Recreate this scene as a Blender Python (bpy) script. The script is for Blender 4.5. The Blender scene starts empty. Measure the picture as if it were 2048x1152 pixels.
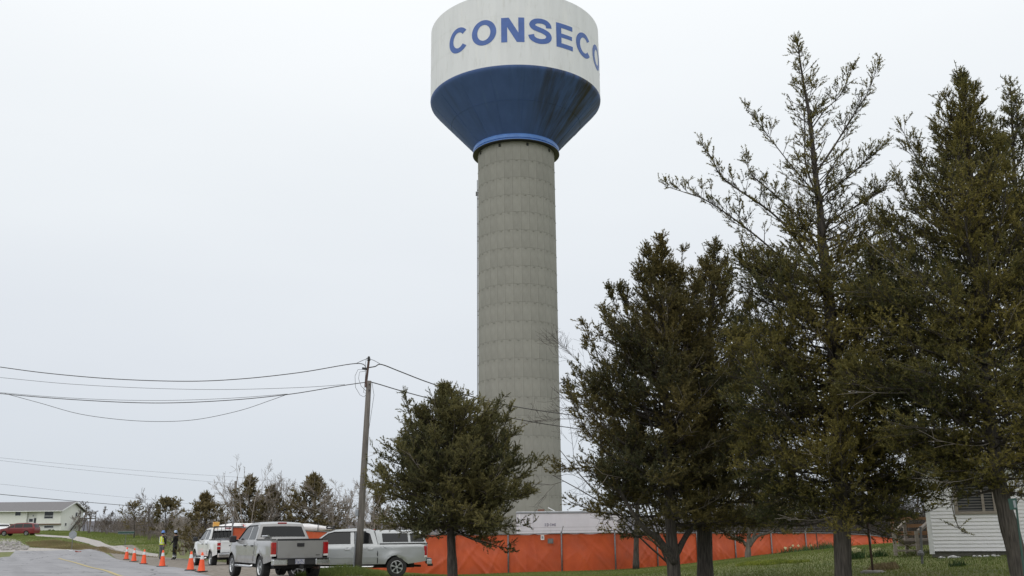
import bpy, bmesh, math, random
import numpy as np
from mathutils import Vector, Matrix

S = bpy.context.scene
COL = S.collection
PI = math.pi
R = math.radians

# ------------------------------------------------------------------ camera
FPX = 1950.0                       # focal length in pixels of the 2048 px wide photograph
CAM_Z = 1.45
PITCH = math.atan(492 / FPX)
ROLL = R(0.6)
fw = np.array([0, math.cos(PITCH), math.sin(PITCH)])
up0 = np.array([0, -math.sin(PITCH), math.cos(PITCH)])
rt0 = np.array([1.0, 0, 0])
upv = up0 * math.cos(ROLL) + rt0 * math.sin(ROLL)
rtv = rt0 * math.cos(ROLL) - up0 * math.sin(ROLL)
cam_d = bpy.data.cameras.new('camera')
cam_d.sensor_width = 36.0
cam_d.lens = 36.0 * FPX / 2048
cam_d.clip_start = 0.1
cam_d.clip_end = 12000
cam = bpy.data.objects.new('camera', cam_d)
COL.objects.link(cam)
cam.matrix_world = Matrix(((rtv[0], upv[0], -fw[0], 0), (rtv[1], upv[1], -fw[1], 0),
                           (rtv[2], upv[2], -fw[2], CAM_Z), (0, 0, 0, 1)))
S.camera = cam


def at(px, py, Y):
    """world point seen at a photograph pixel, at forward distance Y"""
    d = fw + rtv * (px - 1024) / FPX + upv * (576 - py) / FPX
    p = np.array([0, 0, CAM_Z]) + d * Y / d[1]
    return np.array(p)


# ------------------------------------------------------------------ sky, sun, exposure
SUN_EL, SUN_AZ = R(48), R(205)      # high, behind the camera and to its left, behind thick cloud
W = bpy.data.worlds.new('World')
S.world = W
W.use_nodes = True
nt = W.node_tree
nt.nodes.clear()
n_out = nt.nodes.new('ShaderNodeOutputWorld')
n_mix = nt.nodes.new('ShaderNodeMixShader')
n_sky = nt.nodes.new('ShaderNodeTexSky')
n_sky.sky_type = 'NISHITA'
n_sky.sun_disc = False
n_sky.sun_elevation = SUN_EL
n_sky.sun_rotation = SUN_AZ
n_b1 = nt.nodes.new('ShaderNodeBackground')
n_b1.inputs['Strength'].default_value = 0.08
nt.links.new(n_sky.outputs[0], n_b1.inputs['Color'])
n_tc = nt.nodes.new('ShaderNodeTexCoord')
n_sep = nt.nodes.new('ShaderNodeSeparateXYZ')
nt.links.new(n_tc.outputs['Generated'], n_sep.inputs[0])
n_map = nt.nodes.new('ShaderNodeMapping')
n_map.inputs['Scale'].default_value = (1.0, 1.0, 4.0)
nt.links.new(n_tc.outputs['Generated'], n_map.inputs[0])
n_noi = nt.nodes.new('ShaderNodeTexNoise')
n_noi.inputs['Scale'].default_value = 1.6
n_noi.inputs['Detail'].default_value = 4
n_noi.inputs['Roughness'].default_value = 0.45
nt.links.new(n_map.outputs[0], n_noi.inputs['Vector'])
n_ma = nt.nodes.new('ShaderNodeMath')
n_ma.operation = 'MULTIPLY_ADD'
nt.links.new(n_noi.outputs[0], n_ma.inputs[0])
n_ma.inputs[1].default_value = 0.17
n_ma.inputs[2].default_value = -0.085
n_ad = nt.nodes.new('ShaderNodeMath')
n_ad.operation = 'ADD'
n_ad.use_clamp = True
nt.links.new(n_ma.outputs[0], n_ad.inputs[0])
nt.links.new(n_sep.outputs['Z'], n_ad.inputs[1])
n_rmp = nt.nodes.new('ShaderNodeValToRGB')
els = n_rmp.color_ramp.elements
els[0].position, els[0].color = 0.0, (0.66, 0.715, 0.79, 1)
els[1].position, els[1].color = 1.0, (1.30, 1.30, 1.30, 1)
for pos, c in ((0.05, (0.685, 0.735, 0.80)), (0.17, (0.77, 0.81, 0.865)), (0.34, (0.90, 0.938, 0.97)),
               (0.50, (1.01, 1.04, 1.06)), (0.7, (1.14, 1.15, 1.16))):
    e = els.new(pos)
    e.color = (*c, 1)
nt.links.new(n_ad.outputs[0], n_rmp.inputs[0])
n_b2 = nt.nodes.new('ShaderNodeBackground')
n_b2.inputs['Strength'].default_value = 1.0
nt.links.new(n_rmp.outputs[0], n_b2.inputs['Color'])
n_mix.inputs[0].default_value = 0.93
nt.links.new(n_b1.outputs[0], n_mix.inputs[1])
nt.links.new(n_b2.outputs[0], n_mix.inputs[2])
nt.links.new(n_mix.outputs[0], n_out.inputs['Surface'])

sun_d = bpy.data.lights.new('sun', 'SUN')
sun_d.energy = 0.9
sun_d.angle = R(80)
sun_d.color = (1.0, 0.97, 0.92)
sun = bpy.data.objects.new('sun', sun_d)
COL.objects.link(sun)
sdir = Vector((math.sin(SUN_AZ) * math.cos(SUN_EL), math.cos(SUN_AZ) * math.cos(SUN_EL), math.sin(SUN_EL)))
sun.rotation_euler = sdir.to_track_quat('Z', 'Y').to_euler()
sun.location = (-40, -60, 90)

S.view_settings.view_transform = 'Standard'
S.view_settings.look = 'None'
S.view_settings.exposure = 0.0
S.view_settings.gamma = 1.0
S.view_settings.use_curve_mapping = False
S.cycles.max_bounces = 6
S.cycles.diffuse_bounces = 3
S.cycles.glossy_bounces = 3
S.cycles.transparent_max_bounces = 6

random.seed(7)
RNG = np.random.default_rng(11)


# ------------------------------------------------------------------ materials
def mat(name, c1, c2=None, scale=6.0, rough=0.7, metal=0.0, stretch=(1, 1, 1), bump=0.0, bscale=None,
        coat=0.0, attr=None, rnd=0.0, lo=0.35, hi=0.65, spec=0.5, detail=5):
    m = bpy.data.materials.new(name)
    m.use_nodes = True
    t = m.node_tree
    b = t.nodes['Principled BSDF']
    b.inputs['Roughness'].default_value = rough
    b.inputs['Metallic'].default_value = metal
    b.inputs['Specular IOR Level'].default_value = spec
    if coat:
        b.inputs['Coat Weight'].default_value = coat
        b.inputs['Coat Roughness'].default_value = 0.06
    c2 = c2 or tuple(x * 0.82 for x in c1)
    tc = t.nodes.new('ShaderNodeTexCoord')
    mp = t.nodes.new('ShaderNodeMapping')
    mp.inputs['Scale'].default_value = stretch
    t.links.new(tc.outputs['Object'], mp.inputs[0])
    nz = t.nodes.new('ShaderNodeTexNoise')
    nz.inputs['Scale'].default_value = scale
    nz.inputs['Detail'].default_value = detail
    t.links.new(mp.outputs[0], nz.inputs['Vector'])
    rp = t.nodes.new('ShaderNodeValToRGB')
    rp.color_ramp.elements[0].position = lo
    rp.color_ramp.elements[1].position = hi
    rp.color_ramp.elements[0].color = (*c2, 1)
    rp.color_ramp.elements[1].color = (*c1, 1)
    src = nz.outputs[0]
    if attr:
        at_ = t.nodes.new('ShaderNodeAttribute')
        at_.attribute_name = attr
        src = at_.outputs['Fac']
    t.links.new(src, rp.inputs[0])
    out = rp.outputs[0]
    if rnd:
        oi = t.nodes.new('ShaderNodeObjectInfo')
        mr = t.nodes.new('ShaderNodeMapRange')
        mr.inputs['To Min'].default_value = 1 - rnd
        mr.inputs['To Max'].default_value = 1 + rnd
        t.links.new(oi.outputs['Random'], mr.inputs[0])
        hs = t.nodes.new('ShaderNodeHueSaturation')
        t.links.new(out, hs.inputs['Color'])
        t.links.new(mr.outputs[0], hs.inputs['Value'])
        out = hs.outputs[0]
    t.links.new(out, b.inputs['Base Color'])
    if bump:
        bp = t.nodes.new('ShaderNodeBump')
        bp.inputs['Strength'].default_value = bump
        bp.inputs['Distance'].default_value = 0.02
        if bscale:
            n2 = t.nodes.new('ShaderNodeTexNoise')
            n2.inputs['Scale'].default_value = bscale
            n2.inputs['Detail'].default_value = 4
            t.links.new(mp.outputs[0], n2.inputs['Vector'])
            t.links.new(n2.outputs[0], bp.inputs['Height'])
        else:
            t.links.new(nz.outputs[0], bp.inputs['Height'])
        t.links.new(bp.outputs[0], b.inputs['Normal'])
    m['b'] = 1
    return m


def layer(m, color, scale, lo, hi, stretch=(1, 1, 1), seed=0.0, axis=None, polar=False):
    """a second layer of stain over a material's base colour; axis=(object-space index, from, to) limits it"""
    t = m.node_tree
    b = t.nodes['Principled BSDF']
    prev = b.inputs['Base Color'].links[0].from_socket
    tc = t.nodes.new('ShaderNodeTexCoord')
    mp = t.nodes.new('ShaderNodeMapping')
    mp.inputs['Scale'].default_value = stretch
    mp.inputs['Location'].default_value = (seed, seed * 1.7, seed * 0.3)
    if polar:                       # (angle round the axis, height, 0): streaks that run down a round wall
        s2 = t.nodes.new('ShaderNodeSeparateXYZ')
        t.links.new(tc.outputs['Object'], s2.inputs[0])
        an = t.nodes.new('ShaderNodeMath')
        an.operation = 'ARCTAN2'
        neg = t.nodes.new('ShaderNodeMath')
        neg.operation = 'MULTIPLY'
        neg.inputs[1].default_value = -1
        t.links.new(s2.outputs[1], neg.inputs[0])
        t.links.new(s2.outputs[0], an.inputs[0])
        t.links.new(neg.outputs[0], an.inputs[1])
        cb = t.nodes.new('ShaderNodeCombineXYZ')
        t.links.new(an.outputs[0], cb.inputs[0])
        t.links.new(s2.outputs[2], cb.inputs[1])
        t.links.new(cb.outputs[0], mp.inputs[0])
    else:
        t.links.new(tc.outputs['Object'], mp.inputs[0])
    nz = t.nodes.new('ShaderNodeTexNoise')
    nz.inputs['Scale'].default_value = scale
    nz.inputs['Detail'].default_value = 5
    nz.inputs['Roughness'].default_value = 0.6
    t.links.new(mp.outputs[0], nz.inputs['Vector'])
    mr = t.nodes.new('ShaderNodeMapRange')
    mr.inputs['From Min'].default_value = lo
    mr.inputs['From Max'].default_value = hi
    t.links.new(nz.outputs[0], mr.inputs[0])
    fac = mr.outputs[0]
    if axis:
        sp = t.nodes.new('ShaderNodeSeparateXYZ')
        t.links.new(tc.outputs['Object'], sp.inputs[0])
        m2 = t.nodes.new('ShaderNodeMapRange')
        m2.inputs['From Min'].default_value = axis[1]
        m2.inputs['From Max'].default_value = axis[2]
        t.links.new(sp.outputs[axis[0]], m2.inputs[0])
        mu = t.nodes.new('ShaderNodeMath')
        mu.operation = 'MULTIPLY'
        t.links.new(fac, mu.inputs[0])
        t.links.new(m2.outputs[0], mu.inputs[1])
        fac = mu.outputs[0]
    mx = t.nodes.new('ShaderNodeMix')
    mx.data_type = 'RGBA'
    t.links.new(fac, mx.inputs[0])
    t.links.new(prev, mx.inputs[6])
    mx.inputs[7].default_value = (*color, 1)
    t.links.new(mx.outputs[2], b.inputs['Base Color'])
    return m


M = {}
M['tank_white'] = mat('tank_white', (0.75, 0.76, 0.785), (0.70, 0.71, 0.735), 1.6, 0.55, stretch=(1, 1, 0.12))
layer(M['tank_white'], (0.53, 0.53, 0.515), 20.0, 0.54, 0.92, (1, 0.03, 1), 3.0, polar=True)
layer(M['tank_white'], (0.80, 0.80, 0.80), 9.0, 0.56, 0.8, (1, 0.02, 1), 13.0, polar=True)
layer(M['tank_white'], (0.55, 0.46, 0.30), 2.6, 0.70, 0.80, (1, 1, 0.8), 9.0)
M['tank_blue'] = mat('tank_blue', (0.068, 0.128, 0.335), (0.058, 0.112, 0.295), 1.2, 0.6, stretch=(1, 1, 0.15))
layer(M['tank_blue'], (0.042, 0.075, 0.16), 11, 0.52, 0.95, (1, 0.02, 1), 4.0, polar=True)
layer(M['tank_blue'], (0.10, 0.18, 0.36), 24, 0.60, 0.95, (1, 0.02, 1), 8.0, polar=True)
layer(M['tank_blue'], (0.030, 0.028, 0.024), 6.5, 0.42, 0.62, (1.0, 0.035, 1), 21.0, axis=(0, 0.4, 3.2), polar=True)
M['letter_blue'] = mat('letter_blue', (0.066, 0.140, 0.43), (0.055, 0.12, 0.37), 2.0, 0.5)
M['ring_blue'] = mat('ring_blue', (0.10, 0.24, 0.60), (0.085, 0.20, 0.52), 2.0, 0.45)
M['concrete'] = mat('concrete', (0.290, 0.283, 0.255), (0.25, 0.244, 0.22), 1.3, 0.9, stretch=(1, 1, 0.5), bump=0.25, bscale=30, rnd=0.05)
layer(M['concrete'], (0.21, 0.20, 0.175), 2.2, 0.50, 0.85, (1.5, 1.5, 0.10), 2.0)
layer(M['concrete'], (0.36, 0.35, 0.32), 0.7, 0.55, 0.85, (1, 1, 0.6), 7.0)
layer(M['concrete'], (0.22, 0.21, 0.19), 30, 0.55, 0.9, (1, 0.012, 1), 5.0, polar=True)
M['concrete_core'] = mat('concrete_core', (0.29, 0.275, 0.24), (0.25, 0.24, 0.21), 1.3, 0.95)
M['dark'] = mat('dark', (0.02, 0.02, 0.02), rough=0.8)
M['black_plastic'] = mat('black_plastic', (0.025, 0.025, 0.027), rough=0.5)
M['rubber'] = mat('rubber', (0.03, 0.03, 0.03), (0.02, 0.02, 0.02), 20, 0.85)
M['glass_dark'] = mat('glass_dark', (0.010, 0.011, 0.012), rough=0.05, spec=0.38)
M['glass_house'] = mat('glass_house', (0.03, 0.034, 0.04), rough=0.08, spec=0.5)
M['chrome'] = mat('chrome', (0.75, 0.75, 0.76), rough=0.18, metal=1.0)
M['alloy'] = mat('alloy', (0.62, 0.63, 0.64), rough=0.3, metal=0.9)
M['paint_pewter'] = mat('paint_pewter', (0.365, 0.36, 0.355), (0.33, 0.325, 0.32), 1.5, 0.32, 0.35, coat=0.7)
layer(M['paint_pewter'], (0.17, 0.135, 0.10), 3.0, 0.45, 0.8, seed=5, axis=(2, 0.95, 0.45))
M['paint_silver'] = mat('paint_silver', (0.44, 0.455, 0.465), (0.40, 0.415, 0.425), 1.5, 0.28, 0.35, coat=0.8)
layer(M['paint_silver'], (0.28, 0.26, 0.23), 3.0, 0.45, 0.8, seed=2, axis=(2, 0.8, 0.4))
M['paint_white'] = mat('paint_white', (0.78, 0.79, 0.79), (0.73, 0.74, 0.74), 1.5, 0.3, coat=0.7)
M['paint_red'] = mat('paint_red', (0.17, 0.009, 0.012), (0.14, 0.008, 0.010), 1.5, 0.4, coat=0.25)
M['tail_red'] = mat('tail_red', (0.42, 0.012, 0.015), (0.30, 0.008, 0.01), 9, 0.15, coat=0.6)
M['lamp_clear'] = mat('lamp_clear', (0.70, 0.68, 0.66), rough=0.15, coat=0.6)
M['plate'] = mat('plate', (0.42, 0.42, 0.44), (0.10, 0.12, 0.22), 38, 0.5, lo=0.42, hi=0.5)
M['amber'] = mat('amber', (0.75, 0.33, 0.05), (0.65, 0.45, 0.15), 8, 0.3)
M['cone_orange'] = mat('cone_orange', (0.86, 0.095, 0.018), (0.76, 0.08, 0.015), 5, 0.5)
M['reflective'] = mat('reflective', (0.72, 0.74, 0.76), rough=0.35)
M['tarp'] = mat('tarp', (0.57, 0.092, 0.022), (0.49, 0.074, 0.019), 1.6, 0.5, rnd=0.08)
layer(M['tarp'], (0.42, 0.085, 0.04), 0.9, 0.5, 0.85, (1, 1, 1), 2.0)
layer(M['tarp'], (0.60, 0.13, 0.06), 2.2, 0.58, 0.85, (1, 1, 0.4), 6.0)
M['galv'] = mat('galv', (0.20, 0.20, 0.205), (0.15, 0.15, 0.155), 9, 0.55, 0.4)
M['rust_steel'] = mat('rust_steel', (0.10, 0.06, 0.045), (0.07, 0.045, 0.04), 9, 0.8)
M['pole_wood'] = mat('pole_wood', (0.175, 0.158, 0.142), (0.10, 0.09, 0.08), 5, 0.9, stretch=(6, 6, 0.35), bump=0.5)
M['wire'] = mat('wire', (0.045, 0.042, 0.04), rough=0.6)
M['bark'] = mat('bark', (0.095, 0.082, 0.071), (0.036, 0.031, 0.027), 4, 0.95, stretch=(9, 9, 0.8), bump=0.9)
M['bark_pale'] = mat('bark_pale', (0.20, 0.175, 0.15), (0.11, 0.095, 0.08), 4, 0.95, stretch=(5, 5, 0.8), bump=0.6)
M['twig'] = mat('twig', (0.070, 0.058, 0.049), (0.042, 0.035, 0.03), 2, 0.95)
M['twig_mid'] = mat('twig_mid', (0.19, 0.16, 0.14), (0.12, 0.10, 0.09), 1.5, 0.95)
M['twig_grey'] = mat('twig_grey', (0.34, 0.30, 0.265), (0.22, 0.19, 0.165), 1.5, 0.95)
M['leaf_olive'] = mat('leaf_olive', (0.235, 0.195, 0.052), (0.064, 0.072, 0.030), 1, 0.75, attr='tone', lo=0.05, hi=0.95, spec=0.25)
M['leaf_green'] = mat('leaf_green', (0.235, 0.205, 0.075), (0.084, 0.090, 0.042), 1, 0.75, attr='tone', lo=0.05, hi=0.95, spec=0.25)
M['leaf_brown'] = mat('leaf_brown', (0.185, 0.148, 0.048), (0.055, 0.060, 0.028), 1, 0.75, attr='tone', lo=0.05, hi=0.95, spec=0.25)
M['leaf_far'] = mat('leaf_far', (0.21, 0.165, 0.075), (0.085, 0.078, 0.042), 1, 0.8, attr='tone', lo=0.05, hi=0.95, spec=0.2)
M['grass_blade'] = mat('grass_blade', (0.205, 0.235, 0.062), (0.110, 0.160, 0.042), 1, 0.7, attr='tone', lo=0.0, hi=1.0, spec=0.25)
M['dry_blade'] = mat('dry_blade', (0.30, 0.24, 0.13), (0.16, 0.125, 0.07), 1, 0.85, attr='tone', lo=0.0, hi=1.0, spec=0.2)
M['siding'] = mat('siding', (0.88, 0.875, 0.90), (0.84, 0.835, 0.86), 3, 0.5)
M['siding_cream'] = mat('siding_cream', (0.77, 0.78, 0.74), (0.73, 0.74, 0.70), 3, 0.6)
M['trim_white'] = mat('trim_white', (0.78, 0.79, 0.80), rough=0.5)
M['trim_brown'] = mat('trim_brown', (0.16, 0.075, 0.05), rough=0.6)
M['shingle'] = mat('shingle', (0.20, 0.195, 0.20), (0.155, 0.15, 0.155), 9, 0.95)
M['foundation'] = mat('foundation', (0.30, 0.28, 0.26), (0.2, 0.19, 0.17), 5, 0.95)
M['wood_weathered'] = mat('wood_weathered', (0.36, 0.32, 0.28), (0.26, 0.225, 0.19), 5, 0.9, stretch=(1, 1, 6))
M['wood_brown'] = mat('wood_brown', (0.30, 0.17, 0.085), (0.22, 0.125, 0.065), 5, 0.85)
M['wood_dark'] = mat('wood_dark', (0.085, 0.075, 0.065), rough=0.9)
M['asphalt'] = mat('asphalt', (0.285, 0.285, 0.30), (0.245, 0.245, 0.258), 0.35, 0.9, bump=0.3, bscale=40)
layer(M['asphalt'], (0.20, 0.20, 0.21), 1.0, 0.50, 0.80, (1, 1, 1), 3.0)
layer(M['asphalt'], (0.33, 0.33, 0.345), 1.0, 0.50, 0.80, (1, 1, 1), 13.0)


def road_marks(m):
    """wheel tracks along the road and hairline cracks"""
    t = m.node_tree
    for n in t.nodes:
        if n.type == 'MAPPING' and n.inputs['Location'].default_value[0] > 1:
            n.vector_type = 'TEXTURE'
            n.inputs['Rotation'].default_value = (0, 0, R(118.6))
            n.inputs['Scale'].default_value = (22, 1.1, 1)
    b = t.nodes['Principled BSDF']
    prev = b.inputs['Base Color'].links[0].from_socket
    tc = t.nodes.new('ShaderNodeTexCoord')
    nz = t.nodes.new('ShaderNodeTexNoise')
    nz.inputs['Scale'].default_value = 1.2
    ad = t.nodes.new('ShaderNodeMix')
    ad.data_type = 'RGBA'
    ad.inputs[0].default_value = 0.35
    t.links.new(tc.outputs['Object'], nz.inputs['Vector'])
    t.links.new(tc.outputs['Object'], ad.inputs[6])
    t.links.new(nz.outputs['Color'], ad.inputs[7])
    vo = t.nodes.new('ShaderNodeTexVoronoi')
    vo.feature = 'DISTANCE_TO_EDGE'
    vo.inputs['Scale'].default_value = 0.42
    t.links.new(ad.outputs[2], vo.inputs['Vector'])
    mr = t.nodes.new('ShaderNodeMapRange')
    mr.inputs['From Min'].default_value = 0.012
    mr.inputs['From Max'].default_value = 0.006
    t.links.new(vo.outputs['Distance'], mr.inputs[0])
    mx = t.nodes.new('ShaderNodeMix')
    mx.data_type = 'RGBA'
    t.links.new(mr.outputs[0], mx.inputs[0])
    t.links.new(prev, mx.inputs[6])
    mx.inputs[7].default_value = (0.10, 0.10, 0.105, 1)
    t.links.new(mx.outputs[2], b.inputs['Base Color'])


road_marks(M['asphalt'])
M['gravel'] = mat('gravel', (0.44, 0.42, 0.395), (0.30, 0.28, 0.26), 5, 0.95, bump=0.6, bscale=22)
M['gravel_brown'] = mat('gravel_brown', (0.25, 0.225, 0.195), (0.15, 0.13, 0.105), 4, 0.95, bump=0.6, bscale=22)
M['yellow_paint'] = mat('yellow_paint', (0.50, 0.40, 0.16), (0.34, 0.30, 0.19), 7, 0.8)
M['rock'] = mat('rock', (0.36, 0.345, 0.33), (0.2, 0.19, 0.18), 4, 0.95, rnd=0.25)
M['rock_white'] = mat('rock_white', (0.66, 0.66, 0.66), (0.5, 0.5, 0.5), 6, 0.9)
M['sign_green'] = mat('sign_green', (0.025, 0.07, 0.058), (0.02, 0.058, 0.048), 5, 0.5)
M['sign_back'] = mat('sign_back', (0.33, 0.35, 0.38), rough=0.45, metal=0.5)
M['sign_white'] = mat('sign_white', (0.74, 0.74, 0.74), rough=0.6)
M['sign_grey'] = mat('sign_grey', (0.14, 0.135, 0.13), rough=0.6)
M['trailer_wall'] = mat('trailer_wall', (0.66, 0.65, 0.70), (0.61, 0.60, 0.65), 2, 0.5)
layer(M['trailer_wall'], (0.45, 0.40, 0.34), 2, 0.6, 0.8, (2, 2, 0.2), 2)
M['trailer_print'] = mat('trailer_print', (0.12, 0.12, 0.2), rough=0.6)
M['wrap_white'] = mat('wrap_white', (0.80, 0.80, 0.80), (0.72, 0.72, 0.73), 3, 0.45, bump=0.5, bscale=4)
M['skin'] = mat('skin', (0.46, 0.27, 0.19), rough=0.6)
M['cloth_black'] = mat('cloth_black', (0.018, 0.017, 0.017), rough=0.9)
M['cloth_navy'] = mat('cloth_navy', (0.028, 0.03, 0.042), rough=0.9)
M['cloth_grey'] = mat('cloth_grey', (0.13, 0.13, 0.14), rough=0.9)
M['hivis'] = mat('hivis', (0.72, 0.83, 0.05), rough=0.7)
M['helmet_blue'] = mat('helmet_blue', (0.13, 0.28, 0.68), rough=0.35)
M['helmet_pale'] = mat('helmet_pale', (0.42, 0.52, 0.70), rough=0.35)
M['flower_pale'] = mat('flower_pale', (0.85, 0.80, 0.50), rough=0.7)
M['flower_yellow'] = mat('flower_yellow', (0.30, 0.33, 0.04), (0.16, 0.21, 0.03), 3, 0.7)
M['plant_green'] = mat('plant_green', (0.05, 0.11, 0.025), (0.035, 0.07, 0.02), 3, 0.7)
M['hill'] = mat('hill', (0.12, 0.115, 0.13), (0.085, 0.085, 0.10), 0.02, 1.0)
M['litter_red'] = mat('litter_red', (0.30, 0.08, 0.06), rough=0.8)
M['red_white'] = mat('red_white', (0.75, 0.75, 0.75), (0.6, 0.06, 0.05), 5, 0.5, lo=0.48, hi=0.52)
M['dirt'] = mat('dirt', (0.17, 0.135, 0.1), (0.11, 0.09, 0.065), 3, 0.95)


def leafy(m, amount=0.3):
    """let thin leaves pass some light"""
    t = m.node_tree
    b = t.nodes['Principled BSDF']
    o = t.nodes['Material Output']
    tl = t.nodes.new('ShaderNodeBsdfTranslucent')
    t.links.new(b.inputs['Base Color'].links[0].from_socket, tl.inputs['Color'])
    mx = t.nodes.new('ShaderNodeMixShader')
    mx.inputs[0].default_value = amount
    t.links.new(b.outputs[0], mx.inputs[1])
    t.links.new(tl.outputs[0], mx.inputs[2])
    t.links.new(mx.outputs[0], o.inputs['Surface'])


for _k in ('leaf_far', 'leaf_olive', 'leaf_green', 'leaf_brown', 'grass_blade'):
    leafy(M[_k])


# ------------------------------------------------------------------ building helpers
def link(o, parent=None, loc=None):
    COL.objects.link(o)
    if parent is not None:
        o.parent = parent
    if loc is not None:
        o.location = loc
    return o


def tag(o, label=None, cat=None, group=None, kind=None):
    if label:
        o['label'] = label
    if cat:
        o['category'] = cat
    if group:
        o['group'] = group
    if kind:
        o['kind'] = kind
    return o


def thing(name, label, cat, loc=(0, 0, 0), rz=0.0, group=None):
    o = bpy.data.objects.new(name, None)
    o.empty_display_size = 0.3
    link(o, None, tuple(float(v) for v in loc))
    o.rotation_euler = (0, 0, rz)
    return tag(o, label, cat, group)


def np_mesh(name, V, Fc, m, parent=None, smooth=False, tone=None):
    """V (n,3), Fc (k,3 or 4) as one mesh object"""
    V = np.asarray(V, np.float32)
    Fc = np.asarray(Fc, np.int32)
    k, n = Fc.shape
    me = bpy.data.meshes.new(name)
    me.vertices.add(len(V))
    me.vertices.foreach_set('co', V.ravel())
    me.loops.add(k * n)
    me.loops.foreach_set('vertex_index', Fc.ravel())
    me.polygons.add(k)
    me.polygons.foreach_set('loop_start', np.arange(0, k * n, n, dtype=np.int32))
    me.polygons.foreach_set('loop_total', np.full(k, n, np.int32))
    if smooth:
        me.polygons.foreach_set('use_smooth', np.ones(k, bool))
    if tone is not None:
        a = me.attributes.new('tone', 'FLOAT', 'POINT')
        a.data.foreach_set('value', np.asarray(tone, np.float32))
    me.update(calc_edges=True)
    me.materials.append(m)
    return link(bpy.data.objects.new(name, me), parent)


class MB:
    def __init__(s):
        s.v, s.f = [], []

    def add(s, vs, fs):
        k = len(s.v)
        s.v += [tuple(float(c) for c in v) for v in vs]
        s.f += [tuple(k + i for i in f) for f in fs]
        return s

    def box(s, c, d, rz=0.0, ry=0.0, rx=0.0):
        mt = Matrix.Translation(c) @ Matrix.Rotation(rz, 4, 'Z') @ Matrix.Rotation(ry, 4, 'Y') @ Matrix.Rotation(rx, 4, 'X')
        vs = [mt @ Vector((x * d[0] / 2, y * d[1] / 2, z * d[2] / 2)) for x in (-1, 1) for y in (-1, 1) for z in (-1, 1)]
        return s.add(vs, [(0, 1, 3, 2), (4, 6, 7, 5), (0, 4, 5, 1), (2, 3, 7, 6), (0, 2, 6, 4), (1, 5, 7, 3)])

    def tube(s, pts, rad, n=8, cap=True):
        pts = [Vector([float(c) for c in p]) for p in pts]
        rad = [rad] * len(pts) if not hasattr(rad, '__len__') else rad
        vs, fs = [], []
        t0 = (pts[1] - pts[0]).normalized()
        a = t0.orthogonal().normalized()
        for i, p in enumerate(pts):
            t = (pts[min(i + 1, len(pts) - 1)] - pts[max(i - 1, 0)]).normalized()
            a = (a - t * a.dot(t)).normalized()
            b = t.cross(a)
            for k in range(n):
                q = 2 * PI * k / n
                vs.append(p + (a * math.cos(q) + b * math.sin(q)) * rad[i])
        for i in range(len(pts) - 1):
            for k in range(n):
                fs.append((i * n + k, i * n + (k + 1) % n, (i + 1) * n + (k + 1) % n, (i + 1) * n + k))
        if cap:
            fs.append(tuple(reversed(range(n))))
            fs.append(tuple((len(pts) - 1) * n + k for k in range(n)))
        return s.add(vs, fs)

    def lathe(s, prof, n=32, c=(0, 0, 0), axis='Z', a0=0.0, a1=2 * PI, cap=False):
        """prof: (radius, height) list"""
        full = abs(a1 - a0 - 2 * PI) < 1e-6
        m = n if full else n + 1
        vs, fs = [], []
        for (r, h) in prof:
            for k in range(m):
                q = a0 + (a1 - a0) * k / n
                x, y = r * math.cos(q), r * math.sin(q)
                p = {'Z': (x, y, h), 'Y': (x, h, y), 'X': (h, x, y)}[axis]
                vs.append((p[0] + c[0], p[1] + c[1], p[2] + c[2]))
        for i in range(len(prof) - 1):
            for k in range(n):
                k2 = (k + 1) % m
                f = (i * m + k, i * m + k2, (i + 1) * m + k2, (i + 1) * m + k)
                fs.append(f)
        if cap:
            fs.append(tuple(reversed(range(m))))
            fs.append(tuple((len(prof) - 1) * m + k for k in range(m)))
        return s.add(vs, fs)

    def prism(s, poly, h0, h1, axis='Y'):
        """a 2-D outline (a,b) pushed from h0 to h1 along an axis"""
        n = len(poly)
        def P(a, b, h):
            return {'Y': (a, h, b), 'X': (h, a, b), 'Z': (a, b, h)}[axis]
        vs = [P(a, b, h0) for a, b in poly] + [P(a, b, h1) for a, b in poly]
        fs = [tuple(range(n)), tuple(reversed(range(n, 2 * n)))]
        fs += [(i, n + i, n + (i + 1) % n, (i + 1) % n) for i in range(n)]
        return s.add(vs, fs)

    def build(s, name, m, parent=None, smooth=False, bevel=0.0, loc=None):
        me = bpy.data.meshes.new(name)
        me.from_pydata(s.v, [], s.f)
        bm = bmesh.new()
        bm.from_mesh(me)
        if bevel:
            bmesh.ops.bevel(bm, geom=bm.edges[:], offset=bevel, segments=2, affect='EDGES', profile=0.6)
        bmesh.ops.recalc_face_normals(bm, faces=bm.faces)
        bm.to_mesh(me)
        bm.free()
        if smooth:
            for p in me.polygons:
                p.use_smooth = True
        if isinstance(m, (list, tuple)):
            for q in m:
                me.materials.append(q)
        else:
            me.materials.append(m)
        o = link(bpy.data.objects.new(name, me), parent, loc)
        return o


def smooth_by_angle(o, deg=35):
    me = o.data
    for p in me.polygons:
        p.use_smooth = True
    bm = bmesh.new()
    bm.from_mesh(me)
    for e in bm.edges:
        if len(e.link_faces) == 2 and e.calc_face_angle(0) > R(deg):
            e.smooth = False
    bm.to_mesh(me)
    bm.free()


def copy_tree(o, parent=None):
    c = o.copy()
    COL.objects.link(c)
    c.parent = parent
    for ch in list(o.children):
        copy_tree(ch, c)
    return c

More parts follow.
